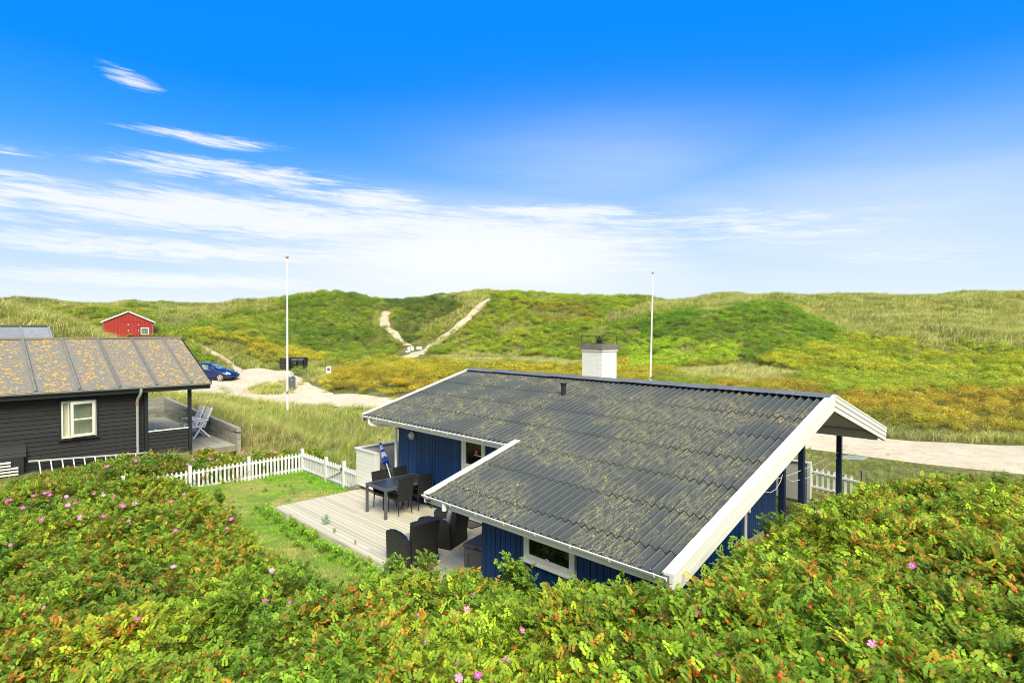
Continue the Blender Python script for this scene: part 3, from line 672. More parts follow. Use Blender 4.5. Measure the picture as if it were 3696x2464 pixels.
# barges: cap strip and boards, front and rear slope
def barge(u_in, u_out, va, vb_, zfun, boards, bw=.30, capw=None, mat='white', faceout=1):
    ca, cb = zfun(va), zfun(vb_)
    m = MB(); t = .045 if boards == 3 else .034
    m.hexa([(min(u_in,u_out), va, ca + .012), (max(u_in,u_out), va, ca + .012), (max(u_in,u_out), vb_, cb + .012), (min(u_in,u_out), vb_, cb + .012),
            (min(u_in,u_out), va, ca + t), (max(u_in,u_out), va, ca + t), (max(u_in,u_out), vb_, cb + t), (min(u_in,u_out), vb_, cb + t)])
    house.part('barge_cap', m, mat)
    n = boards; h = bw / n
    for k in range(n):
        z1 = .010 - k * h; z0 = z1 - h + .016
        th = .018 + .026 * (n - k) / n
        x0 = u_out - faceout * .055; x1 = x0 + faceout * th
        x0, x1 = min(x0, x1), max(x0, x1)
        m = MB().hexa([(x0, va, ca + z0), (x1, va, ca + z0), (x1, vb_, cb + z0), (x0, vb_, cb + z0), (x0, va, ca + z1), (x1, va, ca + z1), (x1, vb_, cb + z1), (x0, vb_, cb + z1)])
        house.part('barge_board', m, mat)
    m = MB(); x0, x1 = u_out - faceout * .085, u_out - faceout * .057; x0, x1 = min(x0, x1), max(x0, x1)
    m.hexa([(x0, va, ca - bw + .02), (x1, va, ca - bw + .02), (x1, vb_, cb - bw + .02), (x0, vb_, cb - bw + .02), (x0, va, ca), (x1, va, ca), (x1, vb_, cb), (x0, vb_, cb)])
    house.part('barge_backing', m, 'oldwood')  # dark backing stands in for the shadow in the board joints
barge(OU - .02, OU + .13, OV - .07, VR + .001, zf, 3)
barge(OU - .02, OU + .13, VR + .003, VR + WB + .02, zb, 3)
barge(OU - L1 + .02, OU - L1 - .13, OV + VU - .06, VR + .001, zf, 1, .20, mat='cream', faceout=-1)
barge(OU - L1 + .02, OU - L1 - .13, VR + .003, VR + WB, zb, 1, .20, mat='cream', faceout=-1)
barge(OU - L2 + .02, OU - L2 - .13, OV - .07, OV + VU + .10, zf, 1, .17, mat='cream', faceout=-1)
# fascias, gutters
def eave(ua, ub, v, ztop, zbot, name_l=None):
    house.part('fascia', MB().box(ua, ub, v - .005, v + .022, zbot, ztop - .045), 'white')
    g = MB(); n = 8; r = .058; vc = v - .075; zc = ztop + .0
    pts = [(vc + r * math.cos(math.pi + math.pi * k / n), zc + r * math.sin(math.pi + math.pi * k / n)) for k in range(n + 1)]
    inn = [(vc + (r - .006) * math.cos(math.pi + math.pi * k / n), zc + (r - .006) * math.sin(math.pi + math.pi * k / n) ) for k in range(n, -1, -1)]
    g.prism(pts + inn, ua - .03, ub - .02)
    go = house.part('gutter', g, 'plastic_w')
    house.part('gutter_lip', MB().tube([(ua - .03, vc - r, zc), (ub - .02, vc - r, zc)], .009, 6), 'plastic_w', go)
    for x in (ua - .028, ub - .022): house.part('end_cap', MB().prism(pts, x - .003, x + .003), 'plastic_w', go)
    k = int((ub - ua) / .62)
    for i in range(k + 1):
        x = ua + .12 + i * (ub - ua - .3) / max(k, 1)
        b = MB(); pp = [(x, vc + (r + .006) * math.cos(math.pi + math.pi * q / 8), zc + (r + .006) * math.sin(math.pi + math.pi * q / 8)) for q in range(9)]
        pp[0] = (x, vc - r - .004, zc + .012)
        b.tube(pp, .009, 5); house.part('bracket', b, 'plastic_w', go)
VE, VM = OV + .01, OV + VU + .0
eave(OU - L1 - .02, OU - L2 - .14, VM + .03, zf(VM) - .035, zf(VM) - .185)
eave(OU - L2 - .12, OU + .06, VE + .02, zf(VE) - .035, zf(VE) - .20)
house.part('rear_fascia', MB().box(OU - L1, OU + .05, VR + WB - .06, VR + WB - .03, zb(VR + WB) - .2, zb(VR + WB) - .03), 'white')
# downpipe at the left corner and outlet on the low eave
gz = zf(VM) - .09; vg = VM - .045
dp = [(-14.05, vg, gz), (-14.05, vg, gz - .13), (-14.02, vg + .03, gz - .17), (-13.95, vg + .10, gz - .20), (-13.80, 8.98, gz - .22), (-13.765, 9.03, gz - .26), (-13.765, 9.03, gz - .4), (-13.765, 9.03, .3)]
house.part('downpipe', MB().tube(dp, .04, 10), 'plastic_w')
house.part('gutter_outlet', MB().tube([(-7.93, OV - .05, zf(VE) - .07), (-7.93, OV - .05, zf(VE) - .2)], .045, 10), 'plastic_w')
# soffits and roof underside
house.part('soffit', MB().box(OU - L1 + .02, OU - L2 - .1, VM + .053, 9.10, zf(VM) - .17, zf(VM) - .155), 'soffit')
house.part('soffit', MB().box(OU - L2 - .05, OU - .08, VE + .045, 6.72, zf(VE) - .18, zf(VE) - .165), 'soffit')
def lining(ua, ub, va, vb_, zfun, dz=.085, n=12):
    k = np.linspace(va, vb_, n + 1)
    me = MB()
    for i in range(n):
        a, b = k[i] + .004, k[i + 1] - .004
        me.hexa([(ua, a, zfun(a) - dz - .015), (ub, a, zfun(a) - dz - .015), (ub, b, zfun(b) - dz - .015), (ua, b, zfun(b) - dz - .015), (ua, a, zfun(a) - dz), (ub, a, zfun(a) - dz), (ub, b, zfun(b) - dz), (ua, b, zfun(b) - dz)])
    return me
house.part('roof_lining', lining(OU - L1 + .02, OU + .03, 9.15, VR, zf), 'soffit', kind='stuff')
house.part('roof_lining', lining(OU - L2 + .02, OU + .03, 6.75, 9.149, zf), 'soffit', kind='stuff')
house.part('roof_lining', lining(OU - L1 + .02, OU + .03, VR, VR + WB - .07, zb), 'soffit', kind='stuff')
house.part('ridge_beam', MB().box(OU - .9, OU + .04, VR - .07, VR + .07, ZR - .33, ZR - .11), 'cream')
house.part('eave_beam', MB().box(-6.2, OU - .02, VR + WB - .28, VR + WB - .18, zb(VR + WB - .2) - .30, zb(VR + WB - .2) - .12), 'cream')
# walls: vertical tongued boards
def boards_u(v, ua, ub, z0, ztop, face=-1, bw=.122, skip=(), mat='blue'):
    """boards on a wall of constant v"""
    n = max(1, round((ub - ua) / bw)); w = (ub - ua) / n
    for i in range(n):
        u = ua + (i + .5) * w
        zt = ztop(u) if callable(ztop) else ztop
        if any(a < u < b for a, b, *_ in skip):
            a, b, zl, zh = [q for q in skip if q[0] < u < q[1]][0]
            if zl > z0 + .05: house.inst('wall_board', unit(mat), (u, v + face * .011, z0), (w - .012, .022, zl - z0))
            if zh < zt - .05: house.inst('wall_board', unit(mat), (u, v + face * .011, zh), (w - .012, .022, zt - zh))
            continue
        house.inst('wall_board', unit(mat), (u, v + face * (.011 + random.uniform(-.002, .002)), z0), (w - .012, .022, zt - z0))
def boards_v(u, va, vb_, z0, zfun, face=1, bw=.122, mat='blue'):
    n = max(1, round((vb_ - va) / bw)); w = (vb_ - va) / n
    for i in range(n):
        v = va + (i + .5) * w
        house.inst('wall_board', unit(mat), (u + face * (.011 + random.uniform(-.002, .002)), v, z0), (.022, w - .012, zfun(v) - z0))
M['bluedark'] = paint('blue_groove', (.004, .016, .055), .7, .2)
house.part('wall', MB().box(-13.71, -7.45, 9.10, 9.16, .15, zf(9.1) - .12), 'bluedark')
house.part('wall', MB().box(-7.51, -4.16, 6.70, 6.76, .0, zf(6.7) - .12), 'bluedark')
house.part('wall', MB().prism([(6.76, .0), (9.10, .0), (9.10, zf(9.1) - .12), (6.76, zf(6.76) - .12)], -7.51, -7.45), 'bluedark')
house.part('wall', MB().prism([(6.76, .0), (9.62, .0), (9.62, zf(9.62) - .12), (6.76, zf(6.76) - .12)], -4.26, -4.20), 'bluedark')
house.part('wall', MB().box(-5.40, -4.26, 9.56, 9.62, .0, zf(9.56) - .12), 'bluedark')
house.part('wall', MB().prism([(9.62, .0), (14.3, .0), (14.3, zb(14.3) - .12), (VR, ZR - .12), (9.62, zf(9.62) - .12)], -5.46, -5.40), 'bluedark')
house.part('wall', MB().box(-13.71, -5.46, 14.24, 14.30, .0, zb(14.3) - .12), 'blue')
house.part('wall', MB().prism([(9.16, .0), (14.24, .0), (14.24, zb(14.24) - .12), (VR, ZR - .12), (9.16, zf(9.16) - .12)], -13.71, -13.65), 'blue')
boards_u(9.10, -13.71, -7.52, .20, zf(9.1) - .16, skip=[(-10.93, -10.02, .36, 2.5)])
boards_u(6.70, -7.51, -4.18, .02, zf(6.7) - .17, bw=.118, skip=[(-6.47, -5.38, 1.25, 1.72)])
boards_v(-7.51, 6.70, 9.08, .05, lambda v: zf(v) - .13, face=-1)
boards_v(-4.20, 6.68, 9.60, .05, lambda v: zf(v) - .12)
boards_v(-5.40, 9.70, 14.25, .36, lambda v: (zf(v) if v < VR else zb(v)) - .12, bw=.10)
# glazed door on the main wall
d = house.part('door', MB().box(-10.90, -10.82, 9.03, 9.12, .36, 2.44).box(-10.13, -10.05, 9.03, 9.12, .36, 2.44).box(-10.82, -10.13, 9.03, 9.12, 2.36, 2.44)
               .box(-10.82, -10.13, 9.05, 9.11, .38, 1.72).box(-10.82, -10.76, 9.045, 9.11, 1.72, 2.36).box(-10.19, -10.13, 9.045, 9.11, 1.72, 2.36), 'white')
house.part('pane', MB().box(-10.76, -10.19, 9.07, 9.09, 1.72, 2.36), 'pane', d)
house.part('handle', MB().box(-10.80, -10.775, 9.0, 9.05, 1.35, 1.47).tube([(-10.79, 9.0, 1.43), (-10.68, 9.0, 1.43)], .01, 6), 'steel', d)
house.part('flower_pot', MB().lathe([(0, 1.99), (.045, 2.01), (.05, 2.06), (.03, 2.09), (0, 2.1)], (-10.36, 9.055, 0), 10), 'pinkthing', d)
house.part('window_ledge', MB().box(-10.45, -10.22, 9.055, 9.068, 1.96, 1.975), 'white', d)
# strip window on the low front wall
w = house.part('window', MB().box(-6.45, -5.40, 6.63, 6.71, 1.27, 1.315).box(-6.45, -5.40, 6.64, 6.71, 1.66, 1.72).box(-6.45, -6.40, 6.64, 6.71, 1.315, 1.66).box(-5.45, -5.40, 6.64, 6.71, 1.315, 1.66), 'white')
house.part('frame', MB().box(-6.395, -5.455, 6.645, 6.69, 1.32, 1.375).box(-6.395, -5.455, 6.645, 6.69, 1.62, 1.655).box(-6.395, -6.34, 6.645, 6.69, 1.375, 1.62).box(-5.51, -5.455, 6.645, 6.69, 1.375, 1.62), 'white', w)
house.part('pane', MB().box(-6.34, -5.51, 6.66, 6.675, 1.375, 1.62), 'pane', w)
house.part('sill', MB().box(-6.47, -5.38, 6.60, 6.70, 1.245, 1.268), 'white', w)
house.part('handle', MB().tube([(-5.95, 6.645, 1.40), (-5.95, 6.62, 1.41), (-5.89, 6.62, 1.40)], .009, 6), 'plastic_w', w)
# porch posts and the white door beside them
for (v, zt) in ((12.15, ZR - .3), (13.25, zb(13.25) - .1), (VR + WB - .23, zb(VR + WB - .2) - .30)):
    house.part('post', MB().box(-4.52, -4.41, v - .055, v + .055, .05, zt), 'navy')
dd = house.part('door', MB().box(-5.38, -5.33, 11.55, 11.64, .36, 2.5).box(-5.38, -5.33, 12.42, 12.52, .36, 2.5).box(-5.38, -5.33, 11.64, 12.42, 2.42, 2.5), 'white')
house.part('door_leaf', MB().box(-5.378, -5.35, 11.64, 12.42, .38, 2.42), 'blue', dd)
house.part('doorbell', MB().box(-5.375, -5.32, 12.60, 12.68, .95, 1.12), 'plastic_w', dd)
# wall lamp
la = house.part('wall_lamp', MB().lathe([(0, 0), (.105, 0), (.11, -.03), (.085, -.05)], (-13.026, 9.07, 2.10), 20, 'y'), 'alu')
house.part('lamp_glass', MB().lathe([(.088, -.045), (.08, -.075), (.05, -.10), (0, -.11)], (-13.026, 9.07, 2.10), 20, 'y'), 'lampglass', la)
house.part('lamp_guard', MB().tube([(-13.13, 9.0, 2.10), (-13.10, 8.965, 2.10), (-13.026, 8.95, 2.10), (-12.95, 8.965, 2.10), (-12.92, 9.0, 2.10)], .007, 6).tube([(-13.026, 9.0, 2.0), (-13.026, 8.965, 2.03), (-13.026, 8.95, 2.10), (-13.026, 8.965, 2.17), (-13.026, 9.0, 2.20)], .007, 6), 'alu', la)
house.part('junction_box', MB().box(-13.70, -13.64, 9.04, 9.09, 2.27, 2.33).tube([(-13.67, 9.04, 2.27), (-13.67, 9.035, 2.2)], .02, 6), 'brass')
# chimney: whitewashed brick
ch = house.part('chimney', MB().box(-9.836, -9.184, 12.409, 13.061, 3.2, 4.44).box(-9.8395, -9.1805, 12.4055, 13.0645, 3.2, 4.43), 'chimneyw')
def bricks():
    z = 3.45; row = 0; bh = .066
    cu, cv = -9.51, 12.735; L = .66
    bm_ = MB().box(-.1125, .1125, -.006, .006, 0, .0635).mesh('brick', M['chimneyw']); bh2 = MB().box(-.054, .054, -.006, .006, 0, .0635).mesh('brick', M['chimneyw'])
    while z < 4.40:
        for side in range(4):
            a = side * math.pi / 2
            off = .0 if (row + side) % 2 == 0 else .114
            if off == 0: xs = [(-.218, bm_), (.008, bm_), (.234 - .056 + .0, None)]
            lay = [(-.216, bm_), (.012, bm_), (.234 - .03, bh2)] if off == 0 else [(-.272, bh2), (-.100, bm_), (.128, bm_), (.300 - .03, bh2)]
            for x, me in lay:
                j = random.uniform(-.002, .003)
                r = L / 2 - .003 + j * .5
                lx = cu + math.cos(a) * x + math.sin(a) * r; ly = cv + math.sin(a) * x - math.cos(a) * r
                o = house.inst('brick', me, (lx, ly, z), (1, 1, 1), (0, 0, a), ch)
        z += bh; row += 1
bricks()
house.part('corbel', MB().box(-9.865, -9.155, 12.38, 13.09, 4.40, 4.445), 'chimneyw', ch)
house.part('chimney_cap', MB().box(-9.88, -9.14, 12.365, 13.105, 4.447, 4.575), 'concretecap', ch)
house.part('chimney_flaunching', MB().add([(-9.86,12.385,4.577),(-9.16,12.385,4.577),(-9.16,13.085,4.577),(-9.86,13.085,4.577),(-9.58,12.665,4.62),(-9.44,12.665,4.62),(-9.44,12.805,4.62),(-9.58,12.805,4.62)],
    [(0,1,5,4),(1,2,6,5),(2,3,7,6),(3,0,4,7),(4,5,6,7)]), 'concretecap', ch)
for (a, b) in ((-9.85, 12.40), (-9.17, 12.40), (-9.17, 13.07), (-9.85, 13.07)):
    house.part('rod', MB().tube([(a, b, 4.57), (a, b, 4.80)], .012, 6), 'steel', ch)
house.part('rain_plate', MB().box(-9.90, -9.12, 12.36, 13.12, 4.80, 4.812), 'steel', ch)
house.part('flue', MB().tube([(-9.58, 12.70, 4.6), (-9.51, 12.735, 4.79)], .015, 6).tube([(-9.44, 12.80, 4.6), (-9.51, 12.735, 4.79)], .015, 6).tube([(-9.51, 12.735, 4.61), (-9.51, 12.735, 4.70)], [.07, .05], 10), 'steel', ch)
# vent pipe on the roof
vu, vv = -9.277, 10.96; zv = zf(vv)
vp = house.part('vent_pipe', MB().tube([(vu, vv, zv - .03), (vu, vv, zv + .25)], .058, 14), 'blacktrim')
house.part('vent_cap', MB().lathe([(0, .335), (.075, .33), (.082, .31), (.082, .285), (.060, .28), (.060, .25), (.066, .25)], (vu, vv, zv), 16), 'blacktrim', vp)
house.part('flashing', MB().hexa([(vu-.28, vv-.25, zf(vv-.25)+.004), (vu+.28, vv-.25, zf(vv-.25)+.004), (vu+.28, vv+.2, zf(vv+.2)+.004), (vu-.28, vv+.2, zf(vv+.2)+.004),
      (vu-.24, vv-.22, zf(vv-.22)+.03), (vu+.24, vv-.22, zf(vv-.22)+.03), (vu+.24, vv+.16, zf(vv+.16)+.03), (vu-.24, vv+.16, zf(vv+.16)+.03)]), 'roof', vp)

# ================================================================== DECKS
deck = Thing('timber_deck', 'weathered grey timber deck with open plank joints in front of the blue wall', 'deck', (-11.2, 7.6, .2))
v = 6.152; i = 0
while v < 9.02:
    ua = -15.0 + random.uniform(-.01, .01); ub = -7.53
    cut = [ua] + sorted(random.sample([-13.1, -11.9, -10.7, -9.5], 1)) + [ub]
    for a, b in zip(cut[:-1], cut[1:]):
        deck.inst('deck_board', unit('deck'), ((a + b) / 2, v + .061, .322 + random.uniform(-.002, .002)), (b - a - .004, .108, .028))
    v += .1215; i += 1
deck.part('rim_board', MB().box(-15.0, -7.53, 6.128, 6.150, .12, .345), 'deck')
deck.part('rim_board', MB().box(-15.02, -14.99, 6.152, 9.03, .12, .32), 'deck')
deck.part('joist', MB().box(-14.9, -7.6, 6.20, 6.25, .1, .32).box(-14.9, -7.6, 7.5, 7.55, .1, .32).box(-14.9, -7.6, 8.9, 8.95, .1, .32), 'oldwood')
porch = Thing('porch_deck', 'narrow plank terrace under the right hand porch posts', 'deck', (-4.6, 13.0, .1))
v = 9.66
while v < 17.0:
    porch.inst('deck_board', unit('deck2'), (-4.62, v + .06, .322), (1.46, .113, .028)); v += .1215
porch.part('rim_board', MB().box(-3.89, -3.865, 9.66, 17.0, .05, .34), 'deck2')
side = Thing('side_terrace', 'small plank floor inside the white wind screen left of the house', 'deck', (-14.6, 10.0, .2))
v = 9.0
while v < 11.4:
    side.inst('deck_board', unit('deck2'), (-14.6, v + .06, .322), (1.7, .113, .028)); v += .1215

# ================================================================== WIND SCREENS (horizontal white boards)
def screen_u(t, v, ua, ub, z0, z1, n, mat='cream', face=-1):
    h = (z1 - z0) / n
    for i in range(n): t.inst('plank', unit(mat), ((ua + ub) / 2, v + face * .004 * (i % 1 == 0), z0 + i * h), (ub - ua, .022, h - .006))
def screen_v(t, u, va, vb_, z0, z1, n, mat='cream'):
    h = (z1 - z0) / n
    for i in range(n): t.inst('plank', unit(mat), (u, (va + vb_) / 2, z0 + i * h), (.022, vb_ - va, h - .006))
ws = Thing('wind_screen', 'white plank wind screen forming a corner between picket fence and house', 'wind screen', (-15.2, 8.6, .2))
screen_u(ws, 8.60, -15.16, -14.14, .46, 1.50, 9, 'white')
screen_v(ws, -15.18, 8.62, 12.5, .46, 1.50, 9)
ws.part('top_rail', MB().box(-15.22, -14.03, 8.55, 8.66, 1.50, 1.535), 'white'); ws.part('top_rail', MB().box(-15.22, -15.13, 8.665, 12.5, 1.50, 1.535), 'white')
for (a, b) in ((-15.15, 8.64), (-15.13, 10.0), (-15.13, 11.3)): ws.part('post', MB().box(a - .03, a + .05, b - .03, b + .05, .2, 1.499), 'white')
ws.part('end_post', MB().box(-14.14, -14.04, 8.56, 8.68, .36, 1.499), 'white')
bl = tag(bpy.data.objects.new('concrete_block', MB().box(-.14, .14, -.1, .1, 0, .22).mesh('concrete_block', M['oldwood'])), 'brownish concrete block propping the corner of the white wind screen', 'block')
COL.objects.link(bl); bl.location = W(-15.1, 8.55, .2); bl.rotation_euler = (0, 0, TH + .3)
rs = Thing('wind_screen', 'white plank screen behind the porch posts beside the right hand picket fence', 'wind screen', (-6, 17.15, .1))
screen_u(rs, 17.15, -8.2, -5.62, .2, 1.27, 8); rs.part('top_rail', MB().box(-8.2, -5.58, 17.09, 17.2, 1.27, 1.30), 'white'); rs.part('post', MB().box(-5.62, -5.53, 17.1, 17.2, .05, 1.31), 'white')

# ================================================================== PICKET FENCES
def picket_me(h, w=.062, t=.018, mat='picket'):
    return MB().prism([(-w/2, 0), (w/2, 0), (w/2, h - .05), (.0, h), (-w/2, h - .05)], -t/2, t/2, 'y').mesh('picket', M[mat])
def picket_run(t, A, Bp, h, n, z0, z1, side=1, rails=(.18, .82), mat='picket', skip=()):
    """A, Bp in house (u, v)"""
    a = Vector((A[0], A[1], z0)); b = Vector((Bp[0], Bp[1], z1)); d = (b - a); ang = math.atan2(d.y, d.x)
    nrm = Vector((-math.sin(ang), math.cos(ang), 0)) * side
    pm = picket_me(h)
    for i in range(n):
        if i in skip: continue
        p = a + d * ((i + .5) / n)
        t.inst('picket', pm, p + nrm * .012 + Vector((0, 0, random.uniform(-.006, .006))), (1, 1, 1), (0, random.uniform(-.012, .012), ang))
    for r in rails:
        z = Vector((0, 0, h * r)); t.part('rail', MB().bar(a + z - nrm * .013, b + z - nrm * .013, .028, .055), mat)
FU, FV = -18.75, 8.60
fence = Thing('picket_fence', 'white picket fence with pointed pales and a small gate round the lawn', 'fence', (FU, FV, .2))
def fpost(u, v, h=.84, z=.15, s=.085): fence.part('post', MB().box(u - s/2, u + s/2, v - s/2, v + s/2, z, z + h), 'picket')
fpost(FU, FV, .82); fpost(FU, 6.85, .82); fpost(FU, 5.17, .80); fpost(FU, 3.5, .8)
picket_run(fence, (FU, 6.90), (FU, 8.55), .66, 14, .19, .19, side=-1)
picket_run(fence, (FU, 5.22), (FU, 6.80), .66, 13, .17, .19, side=-1)
picket_run(fence, (FU, 3.55), (FU, 5.12), .66, 13, .17, .17, side=-1)
picket_run(fence, (FU + .05, FV), (-17.1, FV), .66, 14, .19, .19, side=1)
picket_run(fence, (-15.85, FV), (-15.2, FV), .66, 6, .19, .19, side=1)
fpost(-17.05, FV, .84, .12); fpost(-15.92, FV, .88, .12, .095)
gate = Thing('garden_gate', 'white picket gate with one diagonal brace next to the wind screen', 'gate', (-16.5, FV, .19))
picket_run(gate, (-17.0, FV), (-15.98, FV), .66, 9, .19, .19, side=1)
gate.part('brace', MB().bar((-16.97, FV - .035, .31), (-16.0, FV - .035, .73), .022, .05), 'picket')
gate.part('latch', MB().box(-16.02, -15.94, FV - .07, FV - .045, .72, .80), 'steel')
fr = Thing('picket_fence', 'short grey white picket fence beyond the navy porch posts', 'fence', (-5.5, 18.78, .1))
picket_run(fr, (-6.12, 18.80), (-4.72, 18.72), .70, 9, .12, .05, side=1, skip=(8,))
fr.part('post', MB().box(-6.2, -6.12, 18.76, 18.84, .05, .92), 'white')
po = tag(structure('wooden_post', MB().box(-.045, .045, -.03, .03, 0, .95), 'oldwood', kind='thing'), 'bare grey wooden post at the end of the short picket fence', 'post')
po.location = W(-4.66, 18.75, .0)
if 'kind' in po: del po['kind']

# photo pixel (3696 wide) onto a vertical plane of the house frame
def ray_uv(x, y):
    a = (x - 1848) / 2085.18; b = -(y - 1232) / 2085.18
    a, b = a * math.cos(ROLL) - b * math.sin(ROLL), a * math.sin(ROLL) + b * math.cos(ROLL)
    X, Y, Z = a, math.cos(PITCH) - b * math.sin(PITCH), math.sin(PITCH) + b * math.cos(PITCH)
    return Vector((X * CT + Y * ST, -X * ST + Y * CT, Z))
def pu(x, y, u): d = ray_uv(x, y); return Vector((u, d.y * u / d.x, d.z * u / d.x + H))
def pv(x, y, v): d = ray_uv(x, y); return Vector((d.x * v / d.y, v, d.z * v / d.y + H))

# ================================================================== FURNITURE ON THE DECK
DZ = .351
tb = Thing('garden_table', 'long black slatted garden table with grey square legs', 'table', (-12.53, 8.33, DZ))
n = 8
for i in range(n):
    w_ = .80 / n; u0 = -12.93 + i * w_
    tb.part('slat', MB().box(u0 + .004, u0 + w_ - .006, 7.66, 9.0, 1.068, 1.086), 'tableblack')
tb.part('frame', MB().box(-12.985, -12.935, 7.61, 9.05, 1.03, 1.09).box(-12.125, -12.075, 7.61, 9.05, 1.03, 1.09).box(-12.935, -12.125, 7.61, 7.655, 1.03, 1.09).box(-12.935, -12.125, 9.005, 9.05, 1.03, 1.09).box(-12.935, -12.125, 8.31, 8.35, 1.03, 1.066), 'tableleg')
for a in (-12.985, -12.125):
    for b in (7.61, 8.99): tb.part('leg', MB().box(a, a + .05, b, b + .06, DZ, 1.03), 'tableleg')
def make_chair():
    t = Thing('wicker_chair', None, 'chair', (0, 0, 0), .001, 'wicker chairs round the black garden table', frame='local')
    t.part('seat', MB().hexa([(-.22,-.21,.38),(.22,-.22,.40),(.22,.22,.40),(-.22,.21,.38),(-.23,-.21,.44),(.23,-.22,.46),(.23,.22,.46),(-.23,.21,.44)]), 'wicker')
    t.part('backrest', MB().hexa([(-.235,-.205,.44),(-.20,-.205,.44),(-.20,.205,.44),(-.235,.205,.44),(-.315,-.215,.93),(-.285,-.215,.95),(-.285,.215,.95),(-.315,.215,.93)]), 'wicker')
    for (x, y) in ((-.21, -.19), (-.21, .19), (.20, -.20), (.20, .20)):
        dx_ = -.03 if x < 0 else .01
        l = t.part('leg', MB().tube([(x, y, .42), (x + dx_, y, .045)], [.017, .013], 8), 'wicker')
        t.part('foot', MB().tube([(x + dx_, y, .045), (x + dx_ * 1.1, y, 0)], .014, 8), 'chrome', l)
    for s in (-1, 1): t.part('arm', MB().tube([(-.26, s * .22, .60), (-.05, s * .245, .61), (.10, s * .245, .58), (.13, s * .235, .42)], .014, 6), 'wicker')
    return t.o
c0 = make_chair()
spots = [(-12.83, 8.09, 0, 'black wicker chair on the fence side of the table, end nearer the lawn'), (-12.83, 8.72, 0, 'black wicker chair on the fence side of the table, end nearer the blue wall'),
         (-12.22, 8.13, math.pi, 'black wicker chair with its back to the armchairs, front end of the table'), (-12.22, 8.72, math.pi, 'black wicker chair with its back towards the roof corner, wall end of the table')]
for i, (u, v, r, lb) in enumerate(spots):
    if i == 0: c0.location = W(u, v, DZ); c0.rotation_euler = (0, 0, TH + r + .04); c0['label'] = lb
    else: copy_thing(c0, W(u, v, DZ), TH + r + random.uniform(-.05, .05), lb)
def make_armchair():
    t = Thing('wicker_armchair', None, 'armchair', (0, 0, 0), .001, 'wicker lounge armchairs on the deck', frame='local')
    for s in (-1, 1):
        y0, y1 = (s * .36, s * .27); y0, y1 = min(y0, y1), max(y0, y1)
        prof = [(-.40, .02), (.40, .02), (.42, .50), (.38, .565), (.20, .60), (-.05, .60), (-.25, .56), (-.36, .50)]
        m = MB(); k = len(prof)
        vs = [(x, y0, z) for x, z in prof] + [(x, y1, z) for x, z in prof]
        m.add(vs, [tuple(range(k)), tuple(range(k, 2*k))[::-1]] + [(i, (i+1) % k, k + (i+1) % k, k + i) for i in range(k)])
        a = t.part('armrest', m, 'wicker2')
        tr = [(.42, .50), (.385, .57), (.20, .61), (-.05, .61), (-.25, .57)]
        t.part('arm_piping', MB().tube([(x, y0 + .01, z) for x, z in tr], .016, 6).tube([(x, y1 - .01, z) for x, z in tr], .016, 6), 'wicker', a)
    t.part('backrest', MB().hexa([(-.40,-.268,.03),(-.26,-.268,.03),(-.26,.268,.03),(-.40,.268,.03),(-.52,-.31,.87),(-.42,-.31,.92),(-.42,.31,.92),(-.52,.31,.87)]), 'wicker2')
    t.part('seat_base', MB().box(-.26, .38, -.268, .268, .04, .30), 'wicker2')
    t.part('seat_cushion', MB().hexa([(-.25,-.262,.302),(.37,-.262,.302),(.37,.262,.302),(-.25,.262,.302),(-.26,-.255,.40),(.36,-.25,.41),(.36,.25,.41),(-.26,.255,.40)]), 'cushion')
    for (x, y) in ((-.36, -.3), (-.36, .3), (.36, -.3), (.36, .3)): t.part('foot', MB().box(x - .025, x + .025, y - .025, y + .025, 0, .04), 'blacktrim')
    return t.o
a0 = make_armchair(); a0.location = W(-9.60, 6.68, DZ); a0.rotation_euler = (0, 0, TH + math.pi - .05); a0['label'] = 'black wicker armchair nearest the rose bushes, seen from behind'
a1 = copy_thing(a0, W(-9.93, 7.72, DZ), TH + math.radians(200), 'black wicker armchair half under the gutter corner with a grey cushion showing')
def cushion(loc, rz, tilt, lb):
    bm = bmesh.new(); bmesh.ops.create_uvsphere(bm, u_segments=20, v_segments=14, radius=1)
    for v in bm.verts:
        x, y, z = v.co; s = lambda q: math.copysign(abs(q) ** .55, q)
        v.co = Vector((x * .075, s(y) * .22, s(z) * .20)) 
    me = bpy.data.meshes.new('cushion'); bm.to_mesh(me); bm.free(); me.materials.append(M['cushion']); me.polygons.foreach_set('use_smooth', [True] * len(me.polygons))
    o = bpy.data.objects.new('cushion', me); COL.objects.link(o); o.location = loc; o.rotation_euler = (0, tilt, rz); tag(o, lb, 'cushion', 'grey cushions on the lounge armchairs'); return o
def incl(o, x, y, z): return o.location + Matrix.Rotation(o.rotation_euler.z, 3, 'Z') @ Vector((x, y, z))
cushion(incl(a0, -.24, -.02, .60), a0.rotation_euler.z, -.22, 'grey cushion in the armchair seen from behind')
cushion(incl(a1, -.24, 0, .62), a1.rotation_euler.z, -.22, 'rounded grey cushion leaning in the armchair below the gutter corner')
ch_ = Thing('storage_chest', 'weathered grey plastic storage chest against the corner of the low blue wall', 'chest', W(-8.38, 7.56, DZ), TH + math.radians(14), frame='local')
ch_.part('body', MB().box(-.30, .30, -.30, .30, 0, .40), 'chest')
ch_.part('front_frame', MB().box(-.27, .27, -.325, -.302, .30, .38).box(-.27, -.20, -.325, -.302, .03, .30).box(.20, .27, -.325, -.302, .03, .30), 'chest')
ch_.part('side_frame', MB().box(-.325, -.302, -.27, .27, .30, .38).box(-.325, -.302, -.27, -.20, .03, .30).box(-.325, -.302, .20, .27, .03, .30), 'chest')
ch_.part('lid', MB().hexa([(-.335,-.335,.405),(.335,-.335,.405),(.335,.335,.405),(-.335,.335,.405),(-.31,-.31,.465),(.31,-.31,.465),(.31,.31,.465),(-.31,.31,.465)]), 'chest')
